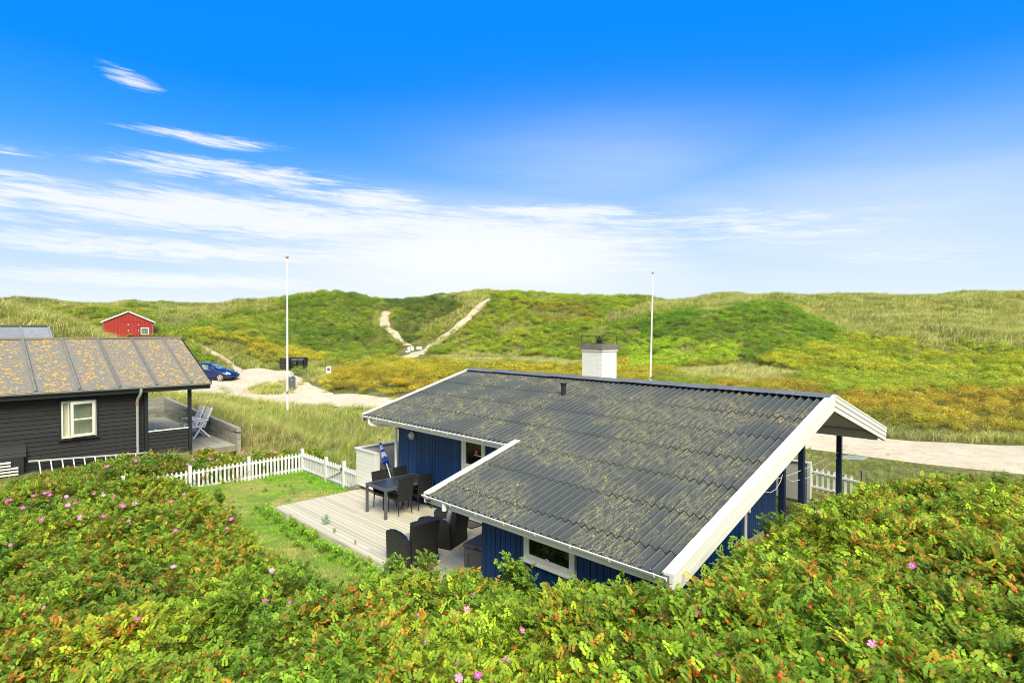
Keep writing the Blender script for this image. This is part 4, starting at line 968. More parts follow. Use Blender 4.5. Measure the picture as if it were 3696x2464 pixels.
ch_.part('handle', MB().tube([(-.05, -.33, .43), (-.03, -.36, .43), (.03, -.36, .43), (.05, -.33, .43)], .01, 6), 'blacktrim')
bt = structure('bottle', MB().lathe([(0, 0), (.035, 0), (.035, .16), (.015, .2), (.012, .25), (0, .25)], n=12), 'signback', kind='thing'); del bt['kind']
bt.location = W(-8.24, 7.45, DZ + .50); bt.rotation_euler = (math.radians(90), 0, TH + .9); tag(bt, 'small pale bottle lying on the grey storage chest', 'bottle')
dm = Thing('doormat', 'brown rectangular doormat on the deck below the eave', 'mat', (-10.43, 8.86, DZ))
dm.part('pile', MB().box(-10.72, -10.14, 8.70, 9.02, DZ, DZ + .014), 'mat'); dm.part('border', MB().box(-10.74, -10.12, 8.68, 8.699, DZ, DZ + .009).box(-10.74, -10.12, 9.021, 9.035, DZ, DZ + .009).box(-10.74, -10.721, 8.70, 9.02, DZ, DZ + .009).box(-10.139, -10.12, 8.70, 9.02, DZ, DZ + .009), 'blacktrim')
# parasol, folded, leaning inside the wind screen
pt, pb = pv(1368, 1584, 9.25), pv(1395, 1672, 9.05)
par = Thing('parasol', 'folded parasol with blue and white stripes leaning inside the wind screen', 'parasol', (pb.x, pb.y, .36))
d = (pt - pb); nseg = 10; prevr = None
prof = [.155, .14, .125, .11, .10, .09, .075, .062, .048, .034, .015]
for i in range(nseg):
    a = pb + d * (i / nseg + .03); b_ = pb + d * ((i + 1) / nseg + .03)
    ra, rb_ = prof[i], prof[i + 1]
    m = MB(); k = 16; rng = []
    dd_ = d.normalized(); ax = dd_.cross(Vector((0, 0, 1))).normalized(); ay = dd_.cross(ax)
    for p, r in ((a, ra), (b_, rb_)):
        rng += [tuple(p + (ax * math.cos(t) + ay * math.sin(t)) * r * .5 * (1 + .28 * (j % 2))) for j, t in enumerate([2 * math.pi * q / k for q in range(k)])]
    m.add(rng, [(j, (j + 1) % k, k + (j + 1) % k, k + j) for j in range(k)], False)
    if i == 0: m.add(rng[:k], [tuple(range(k))[::-1]])
    if i == nseg - 1: m.add(rng[k:], [tuple(range(k))])
    par.part('canopy_stripe', m, 'parblue' if i in (0, 1, 4, 7, 9) or i == 5 and False else 'parwhite')
par.part('pole', MB().tube([pb - d * .75, pb], .016, 8).tube([pt - d * .0, pt + d * .09], .010, 6), 'parwhite')
par.part('clamp', MB().box(pb.x - .05, pb.x + .03, pb.y - .04, pb.y + .03, pb.z - .22, pb.z - .15).tube([(pb.x - .09, pb.y, pb.z - .19), (pb.x + .07, pb.y, pb.z - .19)], .01, 6), 'steel')
st = pv(1384, 1684, 9.15)
wt = Thing('wooden_bench', 'weathered wooden slatted bench inside the wind screen', 'bench', (st.x, st.y, .36))
for k in range(4): wt.part('slat', MB().box(st.x - .75, st.x + .35, st.y - .12 + k * .11, st.y - .03 + k * .11, st.z - .02, st.z), 'oldwood')
for a in (-.7, .25):
    wt.part('leg', MB().bar((st.x + a, st.y - .1, .36), (st.x + a + .05, st.y + .3, st.z - .02), .03, .04).bar((st.x + a, st.y + .3, .36), (st.x + a + .05, st.y - .1, st.z - .02), .03, .04), 'oldwood')
# white cords strung between the porch posts
def cord(pts, lb, u=-4.47):
    P = [pu(x, y, u) for x, y in pts]
    o = structure('cord', MB().tube([W(*p) for p in P], .007, 5), 'cord', kind='thing'); del o['kind']; tag(o, lb, 'cord', 'slack white cords under the porch')
cord([(2805, 1727), (2860, 1710), (2923, 1683), (2980, 1656), (3036, 1627), (3055, 1617), (3103, 1592)], 'white cord rising from the barge board past the posts to the right')
cord([(2834, 1722), (2856, 1737), (2900, 1728), (2923, 1720), (2960, 1702), (2990, 1676), (3020, 1650)], 'white cord sagging low between the two left porch posts', -4.49)
cord([(2824, 1711), (2818, 1735), (2800, 1765), (2780, 1777), (2762, 1774)], 'white cord loop hanging below the barge board', -4.3)

# ================================================================== BLACK HOUSE
bh = Thing('black_cottage', 'black clapboard cottage with orange lichen on its grey felt roof', 'house', (-24.5, 1.5, .8))
UE, UR, ZE, ZRB, VR0, VR1 = -21.0, -24.5, 3.19, 4.66, -3.6, 6.46
sl = (ZRB - ZE) / (UR - UE); ang = math.atan(-sl)
LP = math.hypot(UR - UE, ZRB - ZE)
# felt panels between battens: local x runs up the slope, y along the roof
pme = MB().box(-LP / 2, LP / 2, -.496, .496, -.03, 0).mesh('roof_panel', M['felt'])
bme = MB().prism([(-.05, 0), (.05, 0), (.022, .05), (-.022, .05)], -LP / 2 + .02, LP / 2 - .02, 'x').mesh('batten', M['concretecap'])
mid = ((UE + UR) / 2, (ZE + ZRB) / 2)
def slope_inst(t, name, me, vc, up=0.0, side=1):
    uc = mid[0]; zc = mid[1]
    if side < 0: uc = 2 * UR - mid[0]
    o = t.inst(name, me, (uc + side * up * math.sin(ang), vc, zc + up * math.cos(ang)), (1, 1, 1), (0, (ang if side > 0 else -ang), 0)); return o
v = 5.86 + .0
slope_inst(bh, 'roof_panel', MB().box(-LP / 2, LP / 2, -.29, .29, -.03, 0).mesh('roof_panel', M['felt']), 6.165)
k = 5.875
while k > VR0:
    slope_inst(bh, 'batten', bme, k, .001); slope_inst(bh, 'roof_panel', pme, k - .5); slope_inst(bh, 'roof_panel', pme, k - .5, 0, -1); k -= 1.0
bh.part('ridge_board', MB().box(UR - .10, UR + .10, VR0, VR1 + .02, ZRB - .02, ZRB + .035), 'oldwood')
bh.part('ridge_lichen', MB().box(UR - .06, UR + .08, 4.9, 6.4, ZRB + .036, ZRB + .045), 'felt')
bh.part('verge', MB().hexa([(UE, VR1, ZE - .03), (UE, VR1 + .03, ZE - .03), (UR, VR1 + .03, ZRB - .03), (UR, VR1, ZRB - .03), (UE, VR1, ZE + .03), (UE, VR1 + .03, ZE + .03), (UR, VR1 + .03, ZRB + .03), (UR, VR1, ZRB + .03)]), 'blacktrim')
bh.part('verge', MB().hexa([(2*UR-UE, VR1, ZE - .03), (2*UR-UE, VR1 + .03, ZE - .03), (UR, VR1 + .03, ZRB - .03), (UR, VR1, ZRB - .03), (2*UR-UE, VR1, ZE + .03), (2*UR-UE, VR1 + .03, ZE + .03), (UR, VR1 + .03, ZRB + .03), (UR, VR1, ZRB + .03)]), 'blacktrim')
def half(u0, z0, r):
    o = [(u0 + r * math.cos(math.pi + math.pi * q / 8), z0 + r * math.sin(math.pi + math.pi * q / 8)) for q in range(9)]
    return o + [(u0 + (r - .006) * math.cos(-math.pi * q / 8), z0 + (r - .006) * math.sin(-math.pi * q / 8)) for q in range(9)]
bg_ = MB(); pr = half(UE + .04, ZE - .02, .055); bg_.add([(a, VR0, b) for a, b in pr] + [(a, VR1, b) for a, b in pr], [(i, (i + 1) % 18, 18 + (i + 1) % 18, 18 + i) for i in range(18)] + [tuple(range(18))[::-1], tuple(range(18, 36))])
gut = bh.part('gutter', bg_, 'zinc'); bh.part('gutter_lip', MB().tube([(UE + .095, VR0, ZE - .018), (UE + .095, VR1, ZE - .018)], .01, 6), 'zinc', gut)
bh.part('eave_board', MB().box(UE - .05, UE - .01, VR0, VR1 - .02, ZE - .20, ZE - .05), 'blacktrim')
bh.part('soffit', MB().box(-21.28, UE - .05, VR0, 4.6, ZE - .16, ZE - .14), 'blacktrim')
bh.part('downpipe', MB().tube([(UE + .04, 4.42, ZE - .04), (UE + .04, 4.42, ZE - .16), (UE - .0, 4.41, ZE - .25), (-21.16, 4.37, ZE - .40), (-21.19, 4.36, ZE - .5), (-21.19, 4.36, .75)], .042, 10), 'zinc')
bh.part('pipe_collar', MB().tube([(-21.19, 4.36, 2.58), (-21.19, 4.36, 2.70)], .05, 10), 'brass')
# clapboards
bh.part('wall', MB().box(-21.42, -21.34, VR0 + .1, 4.60, .70, ZE - .1), 'blacktrim')
bh.part('wall', MB().prism([(-21.42, .7), (-27.6, .7), (-27.6, ZE - .1), (-24.5, ZRB - .1), (-21.42, ZE - .1)], 4.52, 4.60, 'y'), 'blacktrim')
bh.part('wall', MB().box(-27.6, -27.5, VR0 + .1, 4.5, .7, ZE - .1), 'blackwood')
bdm = MB().hexa([(-.5,-.5,0),(-.5+.0,-.5,0),(.5,.5,0),(.5,.5,0),(0,0,1),(0,0,1),(0,0,1),(0,0,1)]) if False else None
cb = MB().add([(0,-.5,0),(.030,-.5,0),(.030,.5,0),(0,.5,0),(0,-.5,.14),(.008,-.5,.14),(.008,.5,.14),(0,.5,.14)], [(3,2,1,0),(4,5,6,7),(0,1,5,4),(1,2,6,5),(2,3,7,6),(3,0,4,7)]).mesh('clapboard', M['blackwood'])
z = .74; r_i = 0
while z < ZE - .18:
    segs = [(VR0 + .1, random.uniform(-1.8, .4)), (None, random.uniform(1.0, 2.2)), (None, 4.55)]; a = VR0 + .1
    for s_ in segs:
        b_ = s_[1]
        pieces = [(a, b_)]
        if 1.72 < z + .1 and z < 2.86: # window gap
            np_ = []
            for (p, q) in pieces:
                if q > 2.46 and p < 3.30:
                    if p < 2.44: np_.append((p, 2.44))
                    if q > 3.34: np_.append((3.34, q))
                else: np_.append((p, q))
            pieces = np_
        for (p, q) in pieces:
            bh.inst('clapboard', cb, (-21.34, (p + q) / 2, z), (1, q - p - .004, 1))
        a = b_
    z += .125
wn = bh.part('window', MB().box(-21.34, -21.27, 2.47, 3.31, 2.80, 2.85).box(-21.34, -21.27, 2.47, 3.31, 1.76, 1.81).box(-21.34, -21.27, 2.47, 2.51, 1.81, 2.80).box(-21.34, -21.27, 3.27, 3.31, 1.81, 2.80), 'cream')
bh.part('surround', MB().box(-21.345, -21.285, 2.42, 2.468, 1.70, 2.90).box(-21.345, -21.285, 3.312, 3.36, 1.70, 2.90).box(-21.345, -21.285, 2.42, 3.36, 2.852, 2.90).box(-21.345, -21.24, 2.40, 3.38, 1.70, 1.74), 'blacktrim', wn)
# the casement stands slightly open, hinged on the right
hx, hy = -21.255, 3.27; op = math.radians(10)
def cas(y0, y1, z0, z1, t=.035):
    P = []
    for zz in (z0, z1):
        for (yy, xx) in ((y0, 0), (y0, t), (y1, t), (y1, 0)):
            l = hy - yy; P.append((hx + l * math.sin(op) + xx * math.cos(op), hy - l * math.cos(op) + xx * math.sin(op) * 0, zz))
    return P
cm = MB()
for q in ((2.66, 2.73, 1.80, 2.83), (3.20, 3.27, 1.80, 2.83), (2.73, 3.20, 1.80, 1.87), (2.73, 3.20, 2.76, 2.83), (2.73, 3.20, 2.29, 2.33)): cm.hexa(cas(*q))
bh.part('casement', cm, 'cream', wn)
bh.part('pane', MB().hexa(cas(2.73, 3.20, 1.87, 2.29, .008)).hexa(cas(2.73, 3.20, 2.33, 2.76, .008)), 'glass', wn)
bh.part('curtain', MB().box(-21.42, -21.33, 2.51, 3.27, 1.81, 2.80), 'curtain', wn)
bh.part('mullion', MB().box(-21.34, -21.28, 2.62, 2.66, 1.81, 2.80), 'cream', wn)
# verandah
for vv_ in (4.62, 5.88):
    bh.part('post', MB().box(-21.35, -21.25, vv_ - .05, vv_ + .05, .80, ZE - .12), 'blacktrim')
bh.part('verandah_beam', MB().box(-21.35, -21.25, 4.67, 6.40, ZE - .20, ZE - .08), 'blacktrim')
rp = bh.part('railing', MB().box(-21.33, -21.29, 4.68, 5.82, .92, 1.68), 'blacktrim')
z = .90
while z < 1.66: bh.inst('clapboard', cb, (-21.29, 5.25, z), (1, 1.14, .9), parent=rp); z += .115
bh.part('handrail', MB().box(-21.345, -21.25, 4.67, 5.83, 1.69, 1.72), 'cream', rp)
bh.part('glass_panel', MB().box(-21.305, -21.295, 4.68, 5.82, 1.721, 2.36), 'glass', rp)
for q in (4.85, 5.3, 5.7): bh.part('clip', MB().box(-21.32, -21.28, q, q + .05, 1.721, 1.76), 'chrome', rp)
bh.part('porch_wall', MB().box(-27.5, -27.4, 4.6, 5.9, .8, 3.1), 'blackwood')
# louvred vent hood at the left
lv_ = bh.part('vent_box', MB().box(-21.31, -21.12, .2, 1.60, .72, 1.40), 'blacktrim')
for i in range(4): bh.part('hood_board', MB().hexa([(-21.32 + .055 * i, -.1, 1.80 - .10 * i - .11), (-21.29 + .055 * i, -.1, 1.80 - .10 * i - .115), (-21.29 + .055 * i, 1.66, 1.80 - .10 * i - .115), (-21.32 + .055 * i, 1.66, 1.80 - .10 * i - .11),
       (-21.32 + .03 * i, -.1, 1.80 - .10 * i), (-21.30 + .03 * i, -.1, 1.80 - .10 * i), (-21.30 + .03 * i, 1.66, 1.80 - .10 * i), (-21.32 + .03 * i, 1.66, 1.80 - .10 * i)]), 'blackwood', lv_)
for i in range(7): bh.part('louvre', MB().hexa([(-21.10, .25, .76 + .085 * i), (-21.04, .25, .745 + .085 * i), (-21.04, 1.48 - (.16 if i > 4 else 0), .745 + .085 * i), (-21.10, 1.48 - (.16 if i > 4 else 0), .76 + .085 * i),
       (-21.10, .25, .79 + .085 * i), (-21.04, .25, .775 + .085 * i), (-21.04, 1.48 - (.16 if i > 4 else 0), .775 + .085 * i), (-21.10, 1.48 - (.16 if i > 4 else 0), .79 + .085 * i)]), 'cream', lv_)
vd = Thing('verandah_floor', 'grey plank floor of the black cottage verandah with white folding chairs on it', 'deck', (-25.5, 6.0, .8))
k = 4.64
while k < 7.36:
    vd.inst('floor_board', unit('deck2'), (-26.0, k + .058, .872), (9.4, .11, .028)); k += .1165
vd.part('rim_board', MB().box(-21.29, -21.26, 4.64, 7.36, .70, .895), 'oldwood')
bw = Thing('block_wall', 'grey concrete block wall holding the grass bank behind the verandah', 'wall', (-26, 7.4, .8))
blk = MB().box(-.195, .195, -.07, .07, 0, .19).mesh('block', M['concrete'])
ZT = [1.46, 1.46, 1.46]
for row in range(5):
    z = .50 + row * .2
    k = -21.5 - (.2 if row % 2 else 0)
    if row % 2 and z < 1.2: bw.inst('block', blk, (-21.40, 7.45, z), (.5, 1, 1))
    while k > -30.7:
        top = 1.50 + (-21.3 - k) * .033
        if z + .19 < top - .02: bw.inst('block', blk, (k, 7.45 + random.uniform(-.004, .004), z)); 
        k -= .40
    z0 = z; k = 7.25
    while k > 3.2: bw.inst('block', blk, (-30.72, k, z0), (1, 1, 1), (0, 0, math.pi / 2)); k -= .40
for row in range(5, 7):
    z = .50 + row * .2; k = -24.5
    while k > -30.7:
        if z + .19 < 1.50 + (-21.3 - k) * .033 - .02: bw.inst('block', blk, (k, 7.45, z))
        k -= .40
    k = 7.25
    while k > 3.2 and row < 6: bw.inst('block', blk, (-30.72, k, z), (1, 1, 1), (0, 0, math.pi / 2)); k -= .40
bw.part('coping', MB().bar((-21.30, 7.45, 1.43), (-30.7, 7.45, 1.74), .15, .13), 'concrete'); bw.part('coping', MB().bar((-30.72, 7.45, 1.74), (-30.72, 3.2, 1.74), .15, .10), 'concrete')
# ladder lying on its side against the wall
ld = Thing('ladder', 'pale aluminium ladder lying on its side along the black clapboard wall', 'ladder', (-21.0, 3.2, .8))
A0, A1 = Vector((-21.12, 1.70, 1.25)), Vector((-21.12, 4.70, 1.06)); D0 = Vector((.16, .03, -.42))
ld.part('rail', MB().bar(A0, A1, .028, .045), 'alu'); ld.part('rail', MB().bar(A0 + D0, A1 + D0, .028, .045), 'alu')
for i in range(11):
    p = A0 + (A1 - A0) * ((i + .9) / 11.5); ld.part('rung', MB().tube([p - Vector((0, 0, .01)), p + D0], .019, 8), 'alu')
# white folding chairs
def make_fold():
    t = Thing('folding_chair', None, 'chair', (0, 0, 0), .001, 'white plastic reclining chairs on the verandah', frame='local')
    # back: curved panel with slots, local +x is the front
    b0, b1 = Vector((-.16, 0, .42)), Vector((-.46, 0, 1.10)); dv = (b1 - b0) / 7
    bk = t.part('backrest', MB().bar(b0 + Vector((0, -.21, 0)), b1 + Vector((0, -.19, 0)), .05, .03).bar(b0 + Vector((0, .21, 0)), b1 + Vector((0, .19, 0)), .05, .03), 'plastic_w')
    for i in range(7):
        p = b0 + dv * i + dv * .08; q = p + dv * .84
        t.part('back_slat', MB().hexa([p + Vector((0, -.19, 0)), p + Vector((.02, -.19, .01)), p + Vector((.02, .19, .01)), p + Vector((0, .19, 0)), q + Vector((0, -.18, 0)), q + Vector((.02, -.18, .01)), q + Vector((.02, .18, .01)), q + Vector((0, .18, 0))]), 'plastic_w', bk)
    t.part('seat', MB().hexa([(-.18,-.21,.38),(.30,-.21,.41),(.30,.21,.41),(-.18,.21,.38),(-.18,-.21,.42),(.32,-.21,.45),(.32,.21,.45),(-.18,.21,.42)]), 'plastic_w')
    for s in (-1, 1):
        t.part('leg', MB().bar((.26, s * .24, .0), (-.20, s * .24, .64), .03, .05), 'plastic_w')
        t.part('leg', MB().bar((-.34, s * .26, .0), (.08, s * .26, .44), .03, .05), 'plastic_w')
        t.part('armrest', MB().box(-.28, .26, s * .25 - .03, s * .25 + .03, .63, .665), 'plastic_w')
    t.part('crossbar', MB().bar((.24, -.24, .04), (.24, .24, .04), .03, .03).bar((-.32, -.25, .04), (-.32, .25, .04), .03, .03), 'plastic_w')
    return t.o
fc = make_fold(); fc.location = W(-23.85, 6.85, .902); fc.rotation_euler = (0, 0, TH - math.pi / 2 + .12); fc['label'] = 'white slatted folding chair on the verandah, the nearer of the two'
copy_thing(fc, W(-24.55, 6.80, .902), TH - math.pi / 2 + .12, 'white slatted folding chair on the verandah, half hidden behind the other')

# ================================================================== FAR BUILDINGS
gh = Thing('grey_roofed_house', 'house with a plain grey felt roof showing above the lichened roof', 'house', (-33.5, 0, .8))
GU, GZ, GE, GZE = -34.4, 5.07, -31.4, 3.85
gp_ = lambda a, b: MB().hexa([(GE, a, GZE), (GU, a, GZ), (GU, b, GZ), (GE, b, GZE), (GE, a, GZE + .03), (GU, a, GZ + .03), (GU, b, GZ + .03), (GE, b, GZE + .03)])
k = 3.55
while k > -6:
    gh.part('roof_panel', gp_(k - .995, k - .005), 'feltplain')
    gh.part('batten', MB().bar((GE, k - .0, GZE + .05), (GU, k - .0, GZ + .05), .07, .05), 'feltplain'); k -= 1.0
gh.part('ridge_board', MB().box(GU - .08, GU + .06, -6, 3.57, GZ + .02, GZ + .09), 'steel')
gh.part('roof_panel', MB().hexa([(GU - 3, -6, GZE), (GU, -6, GZ), (GU, 3.55, GZ), (GU - 3, 3.55, GZE), (GU - 3, -6, GZE + .03), (GU, -6, GZ + .03), (GU, 3.55, GZ + .03), (GU - 3, 3.55, GZE + .03)]), 'feltplain')
gh.part('wall', MB().box(GU - 2.8, GE - .2, -5.8, 3.3, .5, GZE).prism([(GU - 2.8, GZE), (GE - .2, GZE), (GU, GZ - .02)], 3.2, 3.3, 'y'), 'blackwood')
# red shed
RY = 70.0; rz = 3.75
rd = Thing('red_shed', 'red timber shed with white barge boards, double doors and one small window', 'shed', (-46.46, RY, rz), frame='world')
X0, X1, XA, ZE_, ZA = -49.4, -43.55, -46.46, 6.03, 7.22
rd.part('wall', MB().prism([(X0 + .03, rz), (X1 - .03, rz), (X1 - .03, ZE_), (XA, ZA - .05), (X0 + .03, ZE_)], RY + .03, RY + 6, 'y'), 'reddark')
nb = 36; wv = (X1 - X0) / nb
for i in range(nb):
    x = X0 + (i + .5) * wv; zt = ZE_ + (ZA - ZE_) * (1 - abs(x - XA) / ((X1 - X0) / 2)) - .03
    if 1.9 * 1 and X0 + 1.78 < x < X0 + 4.2:
        rd.inst('wall_board', unit('red'), (x, RY + .012, 6.02), (wv - .02, .024, max(.05, zt - 6.02)))
    elif X0 + 4.35 < x < X0 + 5.42:
        rd.inst('wall_board', unit('red'), (x, RY + .012, 5.28), (wv - .02, .024, zt - 5.28)); rd.inst('wall_board', unit('red'), (x, RY + .012, rz), (wv - .02, .024, 4.42 - rz))
    else: rd.inst('wall_board', unit('red'), (x, RY + .012, rz), (wv - .02, .024, zt - rz))
for s, (a, b) in enumerate(((X0 + 1.80, X0 + 2.97), (X0 + 3.0, X0 + 4.18))):
    dr = rd.part('door', MB().box(a, b, RY - .03, RY + .0, rz, 5.98), 'reddark')
    for q in range(7): rd.part('door_board', MB().box(a + q * (b - a) / 7 + .01, a + (q + 1) * (b - a) / 7 - .01, RY - .045, RY - .031, rz, 5.98), 'red', dr)
    for z_ in (5.55, 4.85): rd.part('hinge', MB().box((b - .10) if s == 0 else (b - .06), b - .02, RY - .06, RY - .046, z_, z_ + .16), 'signwhite', dr)
rw = rd.part('window', MB().box(X0 + 4.40, X0 + 5.42, RY - .04, RY + .0, 5.19, 5.28).box(X0 + 4.40, X0 + 5.42, RY - .04, RY, 4.42, 4.51).box(X0 + 4.40, X0 + 4.49, RY - .04, RY, 4.51, 5.19).box(X0 + 5.33, X0 + 5.42, RY - .04, RY, 4.51, 5.19), 'white')
rd.part('pane', MB().box(X0 + 4.49, X0 + 5.33, RY - .02, RY + .0, 4.51, 5.19), 'carpane', rw)
for sgn in (-1, 1):
    xe = XA + sgn * 3.23; ze = ZE_ - .10
    rd.part('barge_board', MB().bar((xe, RY - .12, ze), (XA + sgn * .04, RY - .12, ZA), .05, .17, (0, 0, 1)), 'white')
    rd.part('roof_slope', MB().hexa([(xe, RY - .15, ze + .07), (XA, RY - .15, ZA + .09), (XA, RY + 6.2, ZA + .09), (xe, RY + 6.2, ze + .07), (xe, RY - .15, ze + .11), (XA, RY - .15, ZA + .13), (XA, RY + 6.2, ZA + .13), (xe, RY + 6.2, ze + .11)]), 'feltplain')
rd.part('gutter', MB().tube([(X1 + .33, RY - .1, 5.86), (X1 + .33, RY + 6, 5.86)], .06, 8).tube([(X1 + .30, RY, 5.84), (X1 + .06, RY, 5.6), (X1 + .06, RY, rz)], .045, 8), 'zinc')
rd.part('side_screen', MB().box(X0 - .28, X0 - .02, RY + .2, RY + .25, 4.4, 5.35), 'oldwood')
rd.o.rotation_euler = (0, 0, math.radians(30)); rd.o.scale = (.85, 1, 1)
ls = Thing('low_shed', 'low dark roof with brown ridge beside the red shed', 'shed', (-41, 66, 2.6), frame='world')
ls.part('wall', MB().box(-43.2, -38.6, 65.6, 68.5, 2.2, 3.9), 'blackwood')
for i in range(12): ls.part('roof_board', MB().box(-43.4 + i * .41, -43.4 + i * .41 + .39, 65.2, 68.8, 4.02, 4.28), 'reddark')
# ================================================================== CAR
def car(loc, rz):
    t = Thing('parked_car', 'blue hatchback with alloy wheels parked on the gravel behind the black cottage', 'car', loc, rz, frame='local')
    # stations along x: (x, z floor, z belt, z roof, half width belt, half width roof)
    S = [(-2.05,.38,.62,.66,.74,.72),(-1.95,.28,.85,1.05,.82,.72),(-1.6,.22,.93,1.36,.86,.62),(-1.1,.20,.95,1.46,.88,.60),(-.4,.20,.93,1.47,.88,.60),(.2,.20,.91,1.41,.88,.60),(.65,.20,.90,1.22,.88,.63),
         (1.05,.20,.88,.98,.88,.72),(1.45,.22,.82,.86,.87,.74),(1.85,.24,.70,.73,.83,.70),(2.08,.30,.56,.60,.72,.60),(2.16,.40,.50,.52,.55,.45)]
    vs = []; 
    for (x, f, b, r, wb, wr) in S:
        ring = [(wb*.86, f), (wb, f + .12), (wb*1.01, (f + b) / 2 + .04), (wb * .98, b), (wr + .02, r - .05), (wr * .8, r), (0, r + .015)]
        ring = ring + [(-y, z) for y, z in ring[::-1][1:]]
        vs += [(x, y, z) for y, z in ring]
    n = 13; fs = [(i*n+k, i*n+k+1, (i+1)*n+k+1, (i+1)*n+k) for i in range(len(S) - 1) for k in range(n - 1)] + [(i*n+n-1, i*n, (i+1)*n, (i+1)*n+n-1) for i in range(len(S) - 1)]
    fs += [tuple(range(n)), tuple(range((len(S)-1)*n, len(S)*n))[::-1]]
    body = t.part('body', MB().add(vs, fs, True), 'carblue')
    # glasshouse: side windows and screens set just proud of the body
    def lin(x):
        for a, b in zip(S[:-1], S[1:]):
            if a[0] <= x <= b[0]:
                q = (x - a[0]) / (b[0] - a[0]); return [a[j] * (1 - q) + b[j] * q for j in range(6)]
    for sgn, nm in ((1, 'side_window'), (-1, 'side_window')):
        for (xa, xb) in ((-1.45, -.35), (-.28, .80)):
            xs = np.linspace(xa, xb, 7); lo = []; hi = []
            for x in xs:
                _, f, b, r, wb, wr = lin(x); y0 = wb * .98 + .006; y1 = wr + .02 + .006
                h0, h1 = .10, .90
                if xb > .7: h1 = min(.9, .9)
                top = r - .05; lo.append((x, sgn * (y0 + (y1 - y0) * h0), b + (top - b) * h0)); hi.append((x, sgn * (y0 + (y1 - y0) * h1), b + (top - b) * h1))
            t.part(nm, MB().add(lo + hi, [(i, i + 1, 8 + i, 7 + i) for i in range(6)]), 'carpane')
    ws_ = MB(); p = []
    for x in (.30, .65, 1.02):
        _, f, b, r, wb, wr = lin(x); p += [(x, -wr * .78, r + .006), (x, 0, r + .022), (x, wr * .78, r + .006)]
    t.part('windscreen', ws_.add(p, [(0,1,4,3),(1,2,5,4),(3,4,7,6),(4,5,8,7)], True), 'carpane')
    for sgn in (-1, 1):
        for x in (1.33, -1.32):
            arch = t.part('wheel_arch', MB().lathe([(.34, -.02), (.355, .0), (.355, .012), (.30, .012)], (x, sgn * .885, .34), 24, 'y'), 'carblack')
            w_ = t.part('wheel', MB().lathe([(.20, -.10), (.30, -.105), (.325, -.08), (.325, .08), (.30, .105), (.20, .10)], (x, sgn * .80, .325), 28, 'y'), 'rubber')
            t.part('rim', MB().lathe([(0, sgn * .085), (.06, sgn * .085), (.075, sgn * .05), (.16, sgn * .03), (.20, sgn * .10), (.222, sgn * .106)], (x, sgn * .80, .325), 24, 'y'), 'carblack', w_)
            sp = MB()
            for k in range(5):
                a = k * 2 * math.pi / 5 + .3
                sp.bar((x + .03 * math.cos(a), sgn * .895, .325 + .03 * math.sin(a)), (x + .215 * math.cos(a), sgn * .908, .325 + .215 * math.sin(a)), .012, .085, (math.sin(a), 0, -math.cos(a)))
            sp.lathe([(.205, sgn * .10), (.232, sgn * .112), (.232, sgn * .10)], (x, sgn * .80, .325), 24, 'y')
            t.part('spokes', sp, 'alloy', w_)
        t.part('headlight', MB().hexa([(1.72, sgn*.80, .62), (2.06, sgn*.66, .54), (2.04, sgn*.55, .60), (1.70, sgn*.62, .755), (1.74, sgn*.845, .68), (2.10, sgn*.69, .60), (2.05, sgn*.55, .635), (1.72, sgn*.64, .785)]), 'headlight')
        mi = t.part('wing_mirror', MB().hexa([(.62, sgn*.88, .95), (.78, sgn*.88, .95), (.76, sgn*1.04, .96), (.64, sgn*1.04, .96), (.62, sgn*.88, 1.05), (.76, sgn*.88, 1.04), (.74, sgn*1.04, 1.07), (.64, sgn*1.04, 1.08)]), 'carblue')
        t.part('door_seam', MB().box(-.322, -.312, sgn * .892 - .002, sgn * .892 + .004, .30, .88).box(.90, .91, sgn * .892 - .002, sgn * .892 + .004, .34, .84), 'carblack')
        t.part('handle', MB().box(-.22, -.04, sgn * .90 - .012, sgn * .90 + .012, .78, .81), 'carblue')
        t.part('sill', MB().box(-.98, .98, sgn * .86 - .03, sgn * .87 + .035, .16, .25), 'carblue')
    t.part('bumper_grille', MB().box(2.10, 2.175, -.42, .42, .32, .42), 'carblack')
q = hit(516, 878); car((q.x - 1.55, q.y + .8, q.z + .02), math.radians(-4))

# ================================================================== STREET THINGS ON THE GRAVEL
q = hit(668, 850); sh = Thing('bin_shelter', 'black plank bin shelter open to the front at the foot of the dune', 'shelter', (q.x, q.y, q.z - .1), .0, frame='local')
SH = 1.30; k = 0
nrow = 9
for i in range(nrow):
    z = .02 + i * SH / nrow; h = SH / nrow - .015
    sh.part('plank', MB().box(-.98, -.05, .0 - .35, .02 - .35, z, z + h), 'blackwood')
    sh.part('plank', MB().box(-.05, 1.35, .82, .84, z, z + h), 'blackwood')
    sh.part('plank', MB().hexa([(-.07, -.33, z), (-.04, -.33, z), (-.02, .82, z), (-.05, .82, z), (-.07, -.33, z + h), (-.04, -.33, z + h), (-.02, .82, z + h), (-.05, .82, z + h)]), 'blackwood')
    sh.part('plank', MB().box(1.33, 1.36, .0, .82, z, z + h), 'blackwood')
for (a, b) in ((-.98, -.36), (-.07, -.37), (1.33, -.02), (1.33, .8)): sh.part('post', MB().box(a, a + .07, b, b + .07, 0, SH + .03), 'blacktrim')
